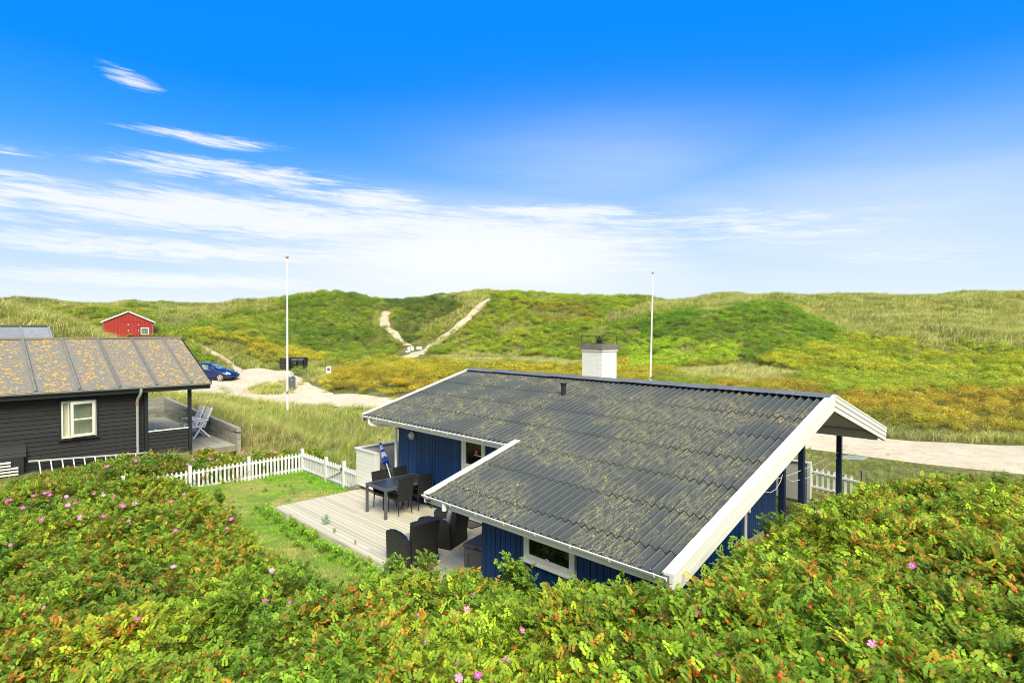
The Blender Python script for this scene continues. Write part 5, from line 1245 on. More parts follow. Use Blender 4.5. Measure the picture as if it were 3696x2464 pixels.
def wheelie(loc, rz, lb, stick):
    t = Thing('wheelie_bin', lb, 'bin', loc, rz, 'black bins in the plank shelter', frame='local')
    t.part('body', MB().hexa([(-.20,-.24,.04),(.20,-.24,.04),(.20,.24,.10),(-.20,.24,.10),(-.27,-.32,.98),(.27,-.32,.98),(.27,.32,.98),(-.27,.32,.98)]), 'binblack')
    t.part('lid', MB().hexa([(-.29,-.34,.985),(.29,-.34,.985),(.29,.36,.985),(-.29,.36,.985),(-.26,-.31,1.04),(.26,-.31,1.04),(.26,.34,1.10),(-.26,.34,1.10)]), 'grey')
    for s in (-1, 1): t.part('wheel', MB().lathe([(0, -.03), (.10, -.03), (.10, .03), (0, .03)], (s * .24, .26, .10), 14, 'x'), 'rubber')
    for (a, b, c_, mt) in stick: t.part('sticker', MB().box(a, a + .09, -.302, -.29, b, b + c_), mt)
wheelie((q.x + .30, q.y + .25, q.z), .1, 'black wheeled bin with white and orange stickers, left in the shelter', [(-.02, .78, .08, 'stickerw'), (.0, .66, .05, 'stickero'), (.08, .72, .06, 'stickerg')])
wheelie((q.x + .98, q.y + .25, q.z), -.05, 'black wheeled bin with a green sticker, right in the shelter', [(-.08, .78, .08, 'stickerw'), (.08, .78, .08, 'stickerg')])
q = hit(671, 897); cb_ = Thing('utility_cabinet', 'dark grey utility cabinet beside the left flagpole', 'cabinet', (q.x, q.y, q.z - .05), .5, frame='local')
cb_.part('body', MB().box(-.22, .22, -.17, .17, 0, .95), 'grey'); cb_.part('lid', MB().hexa([(-.25,-.20,.955),(.25,-.20,.955),(.25,.20,.955),(-.25,.20,.955),(-.22,-.17,1.0),(.22,-.17,1.0),(.22,.17,1.02),(-.22,.17,1.02)]), 'grey')
cb_.part('door', MB().box(-.19, .19, -.18, -.172, .12, .90), 'grey'); cb_.part('label', MB().box(-.06, -.02, -.186, -.181, .80, .86), 'stickerw'); cb_.part('cap', MB().box(.0, .12, -.05, .05, 1.03, 1.08), 'blacktrim')
Ys_ = 45.5; xs_ = dX(754.5, Ys_); sg = Thing('no_parking_sign', 'white roadside plate with a round red and blue no parking sign above the yellow roses', 'sign', (xs_, Ys_, g1(xs_, Ys_)), 0.001, frame='local'); z0_ = g1(xs_, Ys_); zt_ = H - (842 - 760) / 1327 * Ys_ - z0_
sg.part('post', MB().tube([(0, .02, 0), (0, .02, zt_)], .03, 8), 'zinc'); pl_ = sg.part('plate', MB().box(-.16, .16, -.02, .0, zt_ - .55, zt_), 'signwhite')
cz = zt_ - .22
sg.part('disc', MB().lathe([(0, 0), (.125, 0), (.125, -.008), (0, -.008)], (0, -.022, cz), 24, 'y'), 'signred', pl_)
sg.part('disc_face', MB().lathe([(0, 0), (.095, 0), (.095, -.006), (0, -.006)], (0, -.032, cz), 24, 'y'), 'signblue', pl_)
sg.part('bar', MB().bar((-.07, -.042, cz + .07), (.07, -.042, cz - .07), .008, .028, (0, 1, 0)), 'signred', pl_)
# group of notice boards at the foot of the dune path
SY = 84.0
def notice(x0, x1, y0, y1, lb, roll=0.0, mat='signwhite', Y=SY, disc=False, post='palewood', nm='notice_board'):
    k_ = lambda x: (1300 + x / 3.92 - 1848) / 2085.18 * Y; zz = lambda y: H - (1030 + y / 3.92 - 1194) / 2085.18 * Y
    xa, xb, za, zb_ = k_(x0), k_(x1), zz(y1), zz(y0); xc = (xa + xb) / 2; gz_ = g1(xc, Y)
    t = Thing(nm, lb, 'sign', (xc, Y, gz_ - .05), .001, 'notice boards at the foot of the dune path', frame='local'); w2 = (xb - xa) / 2; zl, zh = za - gz_, zb_ - gz_
    if disc: t.part('plate', MB().lathe([(0, 0), (w2, 0), (w2, -.03), (0, -.03)], (0, -.03, (zl + zh) / 2), 20, 'y'), mat)
    else:
        c_, s_ = math.cos(roll), math.sin(roll); hz = (zh - zl) / 2; R2 = lambda a, b: (a * c_ - b * s_, (zl + zh) / 2 + a * s_ + b * c_)
        t.part('plate', MB().hexa([(*[R2(a, -hz)[0]], y_, R2(a, -hz)[1]) for a, y_ in ((-w2, -.03), (w2, -.03), (w2, 0), (-w2, 0))] + [(R2(a, hz)[0], y_, R2(a, hz)[1]) for a, y_ in ((-w2, -.03), (w2, -.03), (w2, 0), (-w2, 0))]), mat)
    t.part('post', MB().box(-.05, .05, .005, .09, -.2, zh - .05), post)
notice(672, 706, 868, 922, 'upper left white notice board, tilted, in the cluster at the path', .12)
notice(714, 754, 858, 914, 'tallest white notice board in the cluster at the foot of the path', .08, Y=84.3)
notice(643, 675, 920, 962, 'lowest white notice board at the left of the cluster', .05, Y=83.2)
notice(680, 711, 914, 954, 'small white notice board between the tilted one and the lowest one', .1, Y=83.6)
notice(735, 764, 938, 967, 'round white sign low in the cluster of notice boards', 0, Y=83.0, disc=True)
notice(798, 831, 861, 897, 'left of the two square white boards at the start of the sand path', 0, Y=84.8)
notice(838, 872, 861, 897, 'right of the two square white boards at the start of the sand path', 0, Y=84.8)
notice(1015, 1052, 797, 827, 'small green sign further up beside the sand path', 0, 'signgreen', 88.5, post='signback', nm='path_sign')
# ================================================================== FLAGPOLES
def flagpole(Y, xb, xt, yt, lb, zb0=None):
    Xb = (xb - 1848) / 2085.18 * Y; zb_ = g1(Xb, Y) if zb0 is None else zb0; zt = H - (yt - 1194) / 2085.18 * Y; Xt = (xt - 1848) / 2085.18 * Y
    t = Thing('flagpole', lb, 'flagpole', (Xb, Y, zb_ - .1), frame='world', group='white flagpoles'); P = [Vector((Xb + (Xt - Xb) * s, Y, zb_ - .1 + (zt - zb_ + .1) * s)) for s in (0, .33, .66, 1)]
    t.part('pole', MB().tube(P, [.058, .052, .044, .030], 14), 'polewhite')
    t.part('finial', MB().lathe([(.028, 0), (.075, .03), (.085, .07), (.05, .11), (0, .12)], tuple(P[-1]), 14), 'brass')
    cd_ = [(p.x + .06, p.y - .05, p.z + 1.2) for p in P[:1]] + [(p.x + .05, p.y - .05, p.z - .1) for p in P[1:]]
    t.part('halyard', MB().tube(cd_, .006, 4), 'cord'); t.part('cleat', MB().box(Xb - .02, Xb + .08, Y - .08, Y - .05, zb_ + 1.05, zb_ + 1.2), 'chrome')
flagpole(31.0, 1036, 1038, 934, 'tall white flagpole standing in the dune grass left of the blue house')
flagpole(38.0, 2347, 2355, 988, 'white flagpole rising behind the dark roof right of the chimney')
# slab and orange scrap beside the right hand road
q = hit(1980, 1022)
q = hit(2075/1.0 - 95, 1048); sl_ = structure('stone_slab', MB().add([(-.6,-.25,0),(.2,-.35,0),(.65,0,0),(.3,.3,0),(-.4,.25,0),(-.55,-.22,.05),(.18,-.31,.05),(.6,0,.05),(.27,.26,.05),(-.36,.22,.05)], [(0,1,6,5),(1,2,7,6),(2,3,8,7),(3,4,9,8),(4,0,5,9),(5,6,7,8,9)]), 'slab', kind='thing')
del sl_['kind']; q = pv(3060, 1650, 1); 
hh = hit(3075 / 1.5714, 1652 / 1.5714); sl_.location = hh + Vector((0, 0, .01)); tag(sl_, 'flat grey stone slab lying in the grass by the right hand road', 'slab')

# ================================================================== PLANTS
def inpoly(x, y, P):
    c = np.zeros(x.shape, bool); n = len(P); j = n - 1
    for i in range(n):
        xi, yi = P[i][0], P[i][1]; xj, yj = P[j][0], P[j][1]
        if yi != yj: c ^= ((yi > y) != (yj > y)) & (x < (xj - xi) * (y - yi) / (yj - yi) + xi)
        j = i
    return c
def segdist(x, y, P):
    d = np.full(x.shape, 1e9)
    for (a, b), (c, e) in zip(P[:-1], P[1:]):
        vx, vy = c - a, e - b; t = np.clip(((x - a) * vx + (y - b) * vy) / (vx * vx + vy * vy + 1e-9), 0, 1)
        d = np.minimum(d, np.hypot(x - a - t * vx, y - b - t * vy))
    return d
def variant_mesh(name, quads, lv, lb, mat, extra=None):
    """quads: list of vertex lists (3 or 4); lv, lb one value per face"""
    vs = []; fs = []; a = []; b = []
    for q, l, h in zip(quads, lv, lb):
        k = len(vs); vs += q; fs.append(tuple(range(k, k + len(q)))); a += [l] * len(q); b += [h] * len(q)
    nl = len(fs)
    if extra:
        for q in extra: k = len(vs); vs += q; fs.append(tuple(range(k, k + len(q)))); a += [0] * len(q); b += [.5] * len(q)
    me = bpy.data.meshes.new(name); me.from_pydata(vs, [], fs); me.materials.append(M[mat]); me.materials.append(M['twig'])
    for i in range(nl, len(fs)): me.polygons[i].material_index = 1
    me.attributes.new('lv', 'FLOAT', 'POINT').data.foreach_set('value', a); me.attributes.new('lb', 'FLOAT', 'POINT').data.foreach_set('value', b)
    me.update(); return me
def rv(s=1.0): return Vector((random.uniform(-s, s), random.uniform(-s, s), random.uniform(-s, s)))
def twig(a, b, r=.004):
    d = (b - a).normalized(); s = d.cross(Vector((.3, .9, .1))).normalized() * r; t = d.cross(s).normalized() * r
    return [[tuple(a + s), tuple(b + s * .5), tuple(b - s * .5), tuple(a - s)], [tuple(a + t), tuple(b + t * .5), tuple(b - t * .5), tuple(a - t)]]
def rose_clump(seed, R=.28, shoots=10, leaves=6, ll=.042, lw=.038):
    random.seed(seed); Q = []; LV = []; LB = []; E_ = []
    for s in range(shoots):
        a = random.uniform(0, 6.283); el_ = random.uniform(.25, 1.45) if s else 1.5
        o = Vector((math.cos(a) * math.cos(el_), math.sin(a) * math.cos(el_), math.sin(el_)))
        base = Vector((0, 0, -.22)) + rv(.05); tip = o * R * random.uniform(.85, 1.2) + Vector((0, 0, random.uniform(-.03, .06)))
        E_ += twig(base, tip); shoot_lv = random.random()
        for k in range(leaves):
            t = .35 + .65 * (k + 1) / leaves; p = base.lerp(tip, t); az_ = random.uniform(0, 6.283)
            d = (Vector((math.cos(az_), math.sin(az_), random.uniform(-.15, .45))) * .8 + o * .5).normalized()
            n = (Vector((0, 0, 1)) * .9 + o * .5 + rv(.45)); n = (n - d * n.dot(d)).normalized(); sd_ = d.cross(n)
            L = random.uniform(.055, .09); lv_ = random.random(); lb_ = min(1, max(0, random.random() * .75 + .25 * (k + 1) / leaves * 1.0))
            npair = random.choice((2, 3, 3))
            for q in range(npair):
                for sg_ in (-1, 1):
                    c = p + d * L * (.25 + .62 * q / max(1, npair - 1) * .95); ax = (sd_ * sg_ * .85 + d * .5).normalized(); nn = (n + rv(.35)).normalized(); bx = nn.cross(ax).normalized()
                    l = ll * random.uniform(.8, 1.15); w = lw * .5 * random.uniform(.85, 1.15)
                    Q.append([tuple(c + ax * .004), tuple(c + ax * l * .5 + bx * w - nn * .003), tuple(c + ax * l), tuple(c + ax * l * .5 - bx * w - nn * .003)])
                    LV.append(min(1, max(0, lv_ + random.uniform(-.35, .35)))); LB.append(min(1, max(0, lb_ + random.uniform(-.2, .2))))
            c = p + d * L; l = ll * 1.1; w = lw * .55; bx = n.cross(d).normalized()
            Q.append([tuple(c), tuple(c + d * l * .5 + bx * w), tuple(c + d * l - n * .006), tuple(c + d * l * .5 - bx * w)]); LV.append(lv_); LB.append(lb_)
    return variant_mesh('rose_clump', Q, LV, LB, 'leaf', E_)
def far_clump(seed, R=.45, n=100, s=.09, flat=.75):
    random.seed(seed); Q = []; LV = []; LB = []
    lobes = [(Vector((random.uniform(-.6, .6) * R, random.uniform(-.6, .6) * R, random.uniform(-.1, .3) * R)), random.uniform(.45, .75) * R, random.random()) for _ in range(5)]
    for i in range(n):
        c0_, r0, lv0 = random.choice(lobes)
        o = rv(1); 
        while o.length > 1 or o.length < .2: o = rv(1)
        o.z = abs(o.z) * 1.1 - .25; o.normalize(); p = c0_ + Vector((o.x * r0, o.y * r0, o.z * r0 * flat)) * random.uniform(.75, 1.08)
        nn = (o + Vector((0, 0, .7)) + rv(.6)).normalized(); ax = nn.cross(rv(1)).normalized(); bx = nn.cross(ax); l = s * random.uniform(.6, 1.25); w = l * .6
        Q.append([tuple(p - ax * l * .6), tuple(p + bx * w * .5), tuple(p + ax * l * .6), tuple(p - bx * w * .5)])
        LV.append(min(1, max(0, lv0 * .5 + random.random() * .5))); LB.append(random.random())
    return variant_mesh('bush_clump', Q, LV, LB, 'leaf')
def tuft(seed, n=28, hgt=(.45, .8), spread=.12, w=.012, lean=.35, wind=(.35, .1), seg=3, nm='grass_tuft', ear=False):
    random.seed(seed); Q = []; LV = []; LB = []
    for i in range(n):
        a = random.uniform(0, 6.283); r = spread * math.sqrt(random.random()); p = Vector((r * math.cos(a), r * math.sin(a), -.02)); h = random.uniform(*hgt)
        out = Vector((math.cos(a), math.sin(a), 0)) * random.uniform(.1, lean) + Vector((wind[0], wind[1], 0)) * random.uniform(.5, 1.2)
        sidev = Vector((-math.sin(a + random.uniform(-1, 1)), math.cos(a + random.uniform(-1, 1)), 0)).normalized() * w * random.uniform(.7, 1.3) / 2
        lv_, lb_ = random.random(), random.random(); prev = None
        for k in range(seg + 1):
            t = k / seg; c = p + Vector((0, 0, h)) * (t - .22 * t * t * (1 + out.length)) + out * h * t * t * 1.1; ww = sidev * (1 - t * .92)
            cur = (tuple(c - ww), tuple(c + ww))
            if prev: Q.append([prev[0], prev[1], cur[1], cur[0]]); LV.append(lv_); LB.append(min(1, max(0, lb_ + (t - .6) * .3)))
            prev = cur
    return variant_mesh(nm, Q, LV, LB, 'blade')
def collection(name, meshes):
    c = bpy.data.collections.new(name)
    for i, me in enumerate(meshes):
        o = bpy.data.objects.new('%s_%02d' % (name, i), me); c.objects.link(o)
    return c
def gn_group(coll):
    g = bpy.data.node_groups.new('plant_' + coll.name, 'GeometryNodeTree')
    g.interface.new_socket('Geometry', in_out='INPUT', socket_type='NodeSocketGeometry'); g.interface.new_socket('Geometry', in_out='OUTPUT', socket_type='NodeSocketGeometry')
    N = g.nodes; L = g.links; gi = N.new('NodeGroupInput'); go = N.new('NodeGroupOutput'); ci = N.new('GeometryNodeCollectionInfo'); ip = N.new('GeometryNodeInstanceOnPoints')
    ci.inputs['Collection'].default_value = coll; ci.inputs['Separate Children'].default_value = True; ci.inputs['Reset Children'].default_value = True
    def na(n, t):
        a = N.new('GeometryNodeInputNamedAttribute'); a.data_type = t; a.inputs['Name'].default_value = n; return a.outputs['Attribute']
    er = N.new('FunctionNodeEulerToRotation'); L.new(na('rot', 'FLOAT_VECTOR'), er.inputs[0])
    L.new(gi.outputs[0], ip.inputs['Points']); L.new(ci.outputs[0], ip.inputs['Instance']); ip.inputs['Pick Instance'].default_value = True
    L.new(na('idx', 'INT'), ip.inputs['Instance Index']); L.new(er.outputs[0], ip.inputs['Rotation']); L.new(na('scl', 'FLOAT_VECTOR'), ip.inputs['Scale']); L.new(ip.outputs[0], go.inputs[0])
    return g
GG = {}
def scatter(name, label, coll, P, rot, scl, idx, tint, aut, kind='stuff'):
    me = bpy.data.meshes.new(name); me.from_pydata(P.tolist(), [], [])
    def at(n, t, v, k): me.attributes.new(n, t, 'POINT').data.foreach_set(k, np.ascontiguousarray(v, dtype=np.float32 if t != 'INT' else np.int32).ravel())
    at('rot', 'FLOAT_VECTOR', rot, 'vector'); at('scl', 'FLOAT_VECTOR', scl, 'vector'); at('idx', 'INT', idx, 'value'); at('aut', 'FLOAT', aut, 'value')
    c4 = np.concatenate([tint, np.ones((len(tint), 1))], 1); at('tint', 'FLOAT_COLOR', c4, 'color')
    for mm in ('leaf', 'blade', 'twig'): me.materials.append(M[mm])
    o = bpy.data.objects.new(name, me); COL.objects.link(o); md = o.modifiers.new('plants', 'NODES')
    if coll.name not in GG: GG[coll.name] = gn_group(coll)
    md.node_group = GG[coll.name]; tag(o, label, None, None, kind); return o
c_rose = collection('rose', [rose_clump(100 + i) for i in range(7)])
c_mid = collection('midbush', [far_clump(200 + i, .40, 190, .060) for i in range(5)])
c_far = collection('farbush', [far_clump(300 + i, .62, 120, .115) for i in range(5)])
c_grass = collection('marram', [tuft(400 + i, 34, (.40, .80), .14, .010, .45, (.30, .08)) for i in range(6)])
c_fgrass = collection('farmarram', [tuft(500 + i, 34, (.45, .95), .42, .034, .4, (.45, .0), 2) for i in range(5)])
c_turf = collection('turf', [tuft(600 + i, 46, (.03, .085), .13, .006, .7, (.05, .05), 2) for i in range(4)])
RG = np.random.default_rng(5)
def lerp(a, b, t): t = np.asarray(t)[..., None]; return np.asarray(a) * (1 - t) + np.asarray(b) * t
def sample_polar(r0, r1, dens, ph=46):
    A = math.radians(ph) * 2 * (r1 * r1 - r0 * r0) / 2; n = int(A * dens); r = np.sqrt(RG.uniform(r0 * r0, r1 * r1, n)); p = RG.uniform(-math.radians(ph), math.radians(ph), n)
    return r * np.sin(p), r * np.cos(p)
road_poly = [(p.x, p.y) for p in roadA] + [(p.x, p.y) for p in roadB[::-1]]
park_poly = [(p.x, p.y) for p in parkA] + [(p.x, p.y) for p in parkB[::-1]]
def blocked(X, Y, m_=0.0):
    u = X * CT + Y * ST; v = -X * ST + Y * CT
    b = (u > -15.05 - m_) & (u < -3.85 + m_) & (v > 6.1 - m_) & (v < 14.4 + m_) & ~((u > -4.15 + m_) & (v < 9.6 - m_)) & ~((u > -7.4) & (v < 6.68 - m_))
    b |= (u > -5.5) & (u < -3.85 + m_) & (v > 9.6) & (v < 17.05 + m_)
    b |= (u > -28) & (u < -21.25 + m_ * .3) & (v < 7.60 + m_ * .5) & (v > -4)
    b |= (u > -30.8) & (u < -21.2 + m_ * .3) & (v > 3.0) & (v < 7.62 + m_ * .5)
    b |= (u > -37.5) & (u < -31.2) & (v < 3.8)
    return b
def onroad(X, Y, jit=.45):
    jx = (fbm(X * 1.3, Y * 1.3, 21, 2) - .5) * 2 * jit * 2
    return inpoly(X + jx, Y + jx, road_poly) | inpoly(X + jx, Y + jx, park_poly)
PATH_P = []
for P in PATHS: PATH_P.append([(a, y) for a, b, y in P] + [(b, y) for a, b, y in P[::-1]])
def onpath(px, py):
    o = np.zeros(px.shape, bool); w = (vn(px * .15, py * .15, 4) - .5) * 5
    for P in PATH_P: o |= inpoly(px + w, py, P)
    return o
island = [(560, 905), (575, 893), (640, 880), (672, 878), (676, 905), (620, 910)]
GRASS = [[(680,895),(760,915),(860,938),(1000,960),(1200,990),(1200,1012),(830,975),(680,960)],
 [(1540,690),(1660,668),(1900,660),(2700,655),(2700,806),(2352,806),(2200,792),(2050,782),(1930,772),(1900,745),(1830,715),(1780,700),(1700,700),(1600,712),(1500,728),(1440,735),(1380,748),(1390,725),(1440,712),(1475,700),(1500,688)],
 [(690,905),(680,872),(730,845),(820,832),(900,828),(1000,815),(1060,808),(1200,822),(1330,830),(1400,842),(1340,852),(1200,842),(1050,838),(950,836),(830,846),(760,868)],
 [(1500,880),(1560,848),(1640,846),(1700,835),(1790,850),(1840,860),(1800,888),(1650,884),(1560,880)],
 [(1040,690),(1060,672),(1100,655),(1150,664),(1128,690),(1080,722),(1030,752),(990,775),(960,772),(1000,742),(1060,706)],
 [(-400,650),(0,688),(60,700),(130,716),(210,748),(300,786),(300,830),(-400,830)],
 [(650,712),(560,690),(420,690),(380,705),(360,735),(380,760),(420,765),(470,738),(560,722)],
 [(620,690),(640,700),(560,725),(430,700),(430,690)],
 [(855,755),(865,715),(885,722),(872,748),(880,772)],
 [(1500,700),(1545,688),(1545,712),(1470,735)],
 [(500,835),(420,790),(440,785),(470,800),(560,868),(690,868),(690,850),(750,860),(680,880),(440,880)],
 [(1200,712),(1310,722),(1330,738),(1290,735),(1210,722)]]
TONE = [([(-500,600),(3000,600),(3000,1100),(-500,1100)], (.085,.145,.024), (.15,.19,.030), .17),
 ([(1000,830),(1110,720),(1160,670),(1300,668),(1450,690),(1430,770),(1400,850)], (.095,.165,.020), (.16,.215,.026), .20),
 ([(1180,700),(1340,700),(1380,740),(1250,745)], (.12,.14,.025), (.15,.16,.03), .17),
 ([(885,770),(898,742),(960,704),(1010,680),(1062,690),(1060,720),(1000,745),(950,770),(945,800)], (.045,.085,.028), (.075,.125,.03), .12),
 ([(860,712),(870,698),(960,688),(985,700),(960,716)], (.045,.085,.030), (.07,.12,.03), .2),
 ([(640,780),(650,700),(760,672),(870,680),(870,712),(850,790),(860,830),(640,825)], (.060,.120,.022), (.11,.170,.028), .17),
 ([(425,764),(480,768),(560,783),(640,798),(740,820),(745,850),(600,862),(540,838),(480,795)], (.14,.175,.022), (.21,.215,.028), .17),
 ([(670,915),(700,880),(800,842),(950,828),(1090,840),(1500,862),(1500,930),(1090,950),(830,960)], (.135,.165,.022), (.205,.21,.028), .27),
 ([(1340,835),(1420,822),(1560,835),(1640,850),(1560,875),(1340,872)], (.135,.17,.022), (.20,.205,.028), .27),
 ([(1460,860),(1470,745),(1600,702),(1750,692),(1900,735),(1940,780),(1700,838)], (.055,.125,.018), (.10,.17,.022), .10),
 ([(1440,860),(1440,790),(1700,790),(1700,838)], (.13,.22,.022), (.17,.25,.03), .16),
 ([(1700,850),(1930,778),(2200,788),(2700,800),(2700,892),(1830,882)], (.12,.18,.022), (.19,.22,.026), .20),
 ([(1640,888),(1830,888),(2700,896),(2700,1060),(1870,1030),(1640,960)], (.12,.15,.024), (.19,.19,.03), .34),
 ([(1830,880),(2050,872),(2352,884),(2352,915),(1900,915)], (.12,.19,.024), (.17,.21,.03), .2)]
def tone(px, py, X, Y):
    n = len(px); c = np.zeros((n, 3)); a = np.zeros(n); q = fbm(X / 3.5, Y / 3.5, 31); w = (vn(px * .03, py * .05, 8) - .5) * 24
    for P, c0_, c1_, au in TONE:
        k = inpoly(px + w, py + w * .3, P)
        if k.any(): c[k] = lerp(c0_, c1_, np.clip((q[k] - .3) * 2.5 + RG.normal(0, .22, k.sum()), 0, 1)) * np.array([1.10, 1.04, .95]); a[k] = au
    a = np.clip(a * (.35 + 1.5 * fbm(X / 4.5, Y / 4.5, 77)) + RG.normal(0, .05, n), 0, .9)
    return c * RG.uniform(.78, 1.22, (n, 1)), a
near_line = [(-420,14.6),(-100,14.3),(0,14.3),(200,14.8),(330,15.6),(400,16.2),(455,15.2),(530,13.0),(600,11.0),(700,9.8),(830,9.0),(900,9.1),(1050,8.75),(1110,9.05),(1180,8.65),(1240,8.2),(1420,7.45),(1490,6.95),(1540,6.25),(1640,7.2),(1790,8.95),(1900,10.75),(2000,12.45),(2100,14.6),(2200,15.6),(2352,16.0),(2700,16.5)]
NL = [(dX(a, b), b) for a, b in near_line]
NEAR = NL + [(14, -1.5), (-13, -1.5), (-22, 8)]
DOM = {}
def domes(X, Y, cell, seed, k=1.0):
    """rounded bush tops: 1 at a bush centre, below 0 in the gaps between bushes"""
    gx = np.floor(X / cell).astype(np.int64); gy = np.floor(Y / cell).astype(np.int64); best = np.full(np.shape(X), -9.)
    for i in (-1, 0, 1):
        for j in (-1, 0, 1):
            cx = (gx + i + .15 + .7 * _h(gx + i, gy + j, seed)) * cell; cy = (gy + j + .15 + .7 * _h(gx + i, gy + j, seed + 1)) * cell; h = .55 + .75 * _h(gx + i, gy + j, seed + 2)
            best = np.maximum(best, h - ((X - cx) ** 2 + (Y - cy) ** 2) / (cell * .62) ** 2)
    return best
def nearz(X, Y):
    """leaf surface of the foreground thicket"""
    z = canopy(X, Y); g = ground(X, Y); d = segdist(X, Y, NL)
    b = np.clip(domes(X, Y, .95, 141), -1.1, 1.2) * .26 - .12 + (fbm(X / 2.5, Y / 2.5, 41, 2) - .5) * .30 + np.clip(domes(X, Y, .42, 143), -1.2, 1) * .11
    e = np.clip(d / .7, 0, 1); 
    return g + (z + b - .08 - .12 * (X < -4) + .26 * np.clip(X - .5, 0, 1) * np.clip((13.5 - Y) / 3, 0, 1) + .08 * np.clip((X + 1) / 1.0, 0, 1) * (Y < 9) - g) * (.72 + .28 * e)
def euler(n, tilt=.3): return np.stack([RG.uniform(-tilt, tilt, n), RG.uniform(-tilt, tilt, n), RG.uniform(0, 6.283, n)], 1)
# --- foreground rose thicket
def near_thicket():
    n = 60000; X = RG.uniform(-22, 17, n); Y = RG.uniform(1.2, 17, n)
    k = inpoly(X, Y, NEAR) & ~blocked(X, Y, .12) & (np.abs(X) < Y * 1.02 + 2.5); X, Y = X[k], Y[k]
    keep = RG.random(len(X)) < np.clip(.34 * (14 * 14) / (np.maximum(np.hypot(X, Y), 6) ** 2) * .5 + .30, .3, 1)
    X, Y = X[keep], Y[keep]; n = len(X); d = segdist(X, Y, NL); g = ground(X, Y); top = nearz(X, Y)
    lay = RG.random(n); z = top - .22 - np.where(lay < .62, RG.uniform(0, .10, n), RG.uniform(.12, .42, n))
    ed = d < .45; z[ed] = g[ed] + .1 + (top[ed] - g[ed] - .25) * RG.random(ed.sum()) ** .7
    s = RG.uniform(.65, 1.12, n); q = fbm(X / 2.2, Y / 2.2, 51); q2 = fbm(X / .9, Y / .9, 53, 2); 
    dm_ = np.clip(domes(X, Y, .95, 141), -1, 1); c = lerp((.050, .130, .020), (.130, .226, .020), np.clip(q2 + dm_ * .35 - .05, 0, 1)); c = lerp(c, (.185, .268, .02), np.clip((q - .48) * 2.5, 0, .8))  # bush tops brighter, gaps darker: shading put into the leaf tint
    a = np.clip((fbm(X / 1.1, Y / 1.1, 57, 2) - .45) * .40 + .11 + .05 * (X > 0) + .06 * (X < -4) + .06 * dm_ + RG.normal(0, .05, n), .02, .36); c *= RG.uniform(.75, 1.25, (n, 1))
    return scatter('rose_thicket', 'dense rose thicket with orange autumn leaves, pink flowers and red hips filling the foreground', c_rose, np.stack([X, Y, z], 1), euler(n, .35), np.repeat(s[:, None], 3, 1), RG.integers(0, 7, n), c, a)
thick = near_thicket()
# tall shoots that stand above the rest
def shoots():
    P = []
    for (x, y, Yd, zt, w) in [(1178, 1272, 8.75, None, .16), (1215, 1295, 8.6, None, .14), (905, 1285, 9.1, None, .2), (975, 1278, 9.0, None, .22), (1445, 1350, 7.4, None, .2), (1330, 1362, 7.6, None, .12), (1800, 1188, 8.9, None, .25), (1400, 1362, 7.4, None, .12), (2310, 1092, 14, None, .25), (500, 1130, 15.2, None, .2)]:
        X = dX(x, Yd); zt = H - (y - 760) / 1327 * Yd
        k = max(4, int(w * 40))
        for i in range(k): t = i / k; P.append((X + RG.normal(0, w * .45) * (1.1 - t * .6), Yd + RG.normal(0, w * .4), zt - .10 - (1 - t) * .55))
    P = np.array(P); n = len(P); c = np.tile([(.085, .18, .022)], (n, 1)) * RG.uniform(.8, 1.25, (n, 1))
    return scatter('rose_shoots', 'taller green rose shoots standing up in front of the blue wall and deck', c_rose, P, euler(n, .4), np.full((n, 3), .72), RG.integers(0, 7, n), c, np.full(n, .12))
shoots()
# --- low roses between the ladder and the picket fence, and through the fence
def low_roses():
    n = 2600; u = RG.uniform(-20.5, -18.85, n); v = RG.uniform(0.5, 9.4, n); k = (fbm(u / .9, v / .9, 61) + .16 * (u > -19.6) - .03 * (v > 7) - .10 * (u < -20) > .44); u, v = u[k], v[k]; n = len(u)
    P = np.array([tuple(W(a, b)) for a, b in zip(u, v)]); g = ground(P[:, 0], P[:, 1]); P[:, 2] = g - .12 + RG.uniform(.0, .42, n) * np.clip((v - 1.5) / 4, .1, 1)
    q = fbm(u / .8, v / .8, 63); c = lerp((.06, .15, .02), (.16, .24, .024), np.clip((q - .3) * 2, 0, 1))
    o = scatter('low_rose_bushes', 'low roses with pink flowers growing along the outside of the picket fence', c_rose, P, euler(n), np.repeat((RG.uniform(.6, .95, n) * np.clip(.5 + v / 8, .5, 1))[:, None], 3, 1), RG.integers(0, 7, n), c, np.clip(RG.normal(.22, .12, n), 0, .7)); return o
lowr = low_roses()
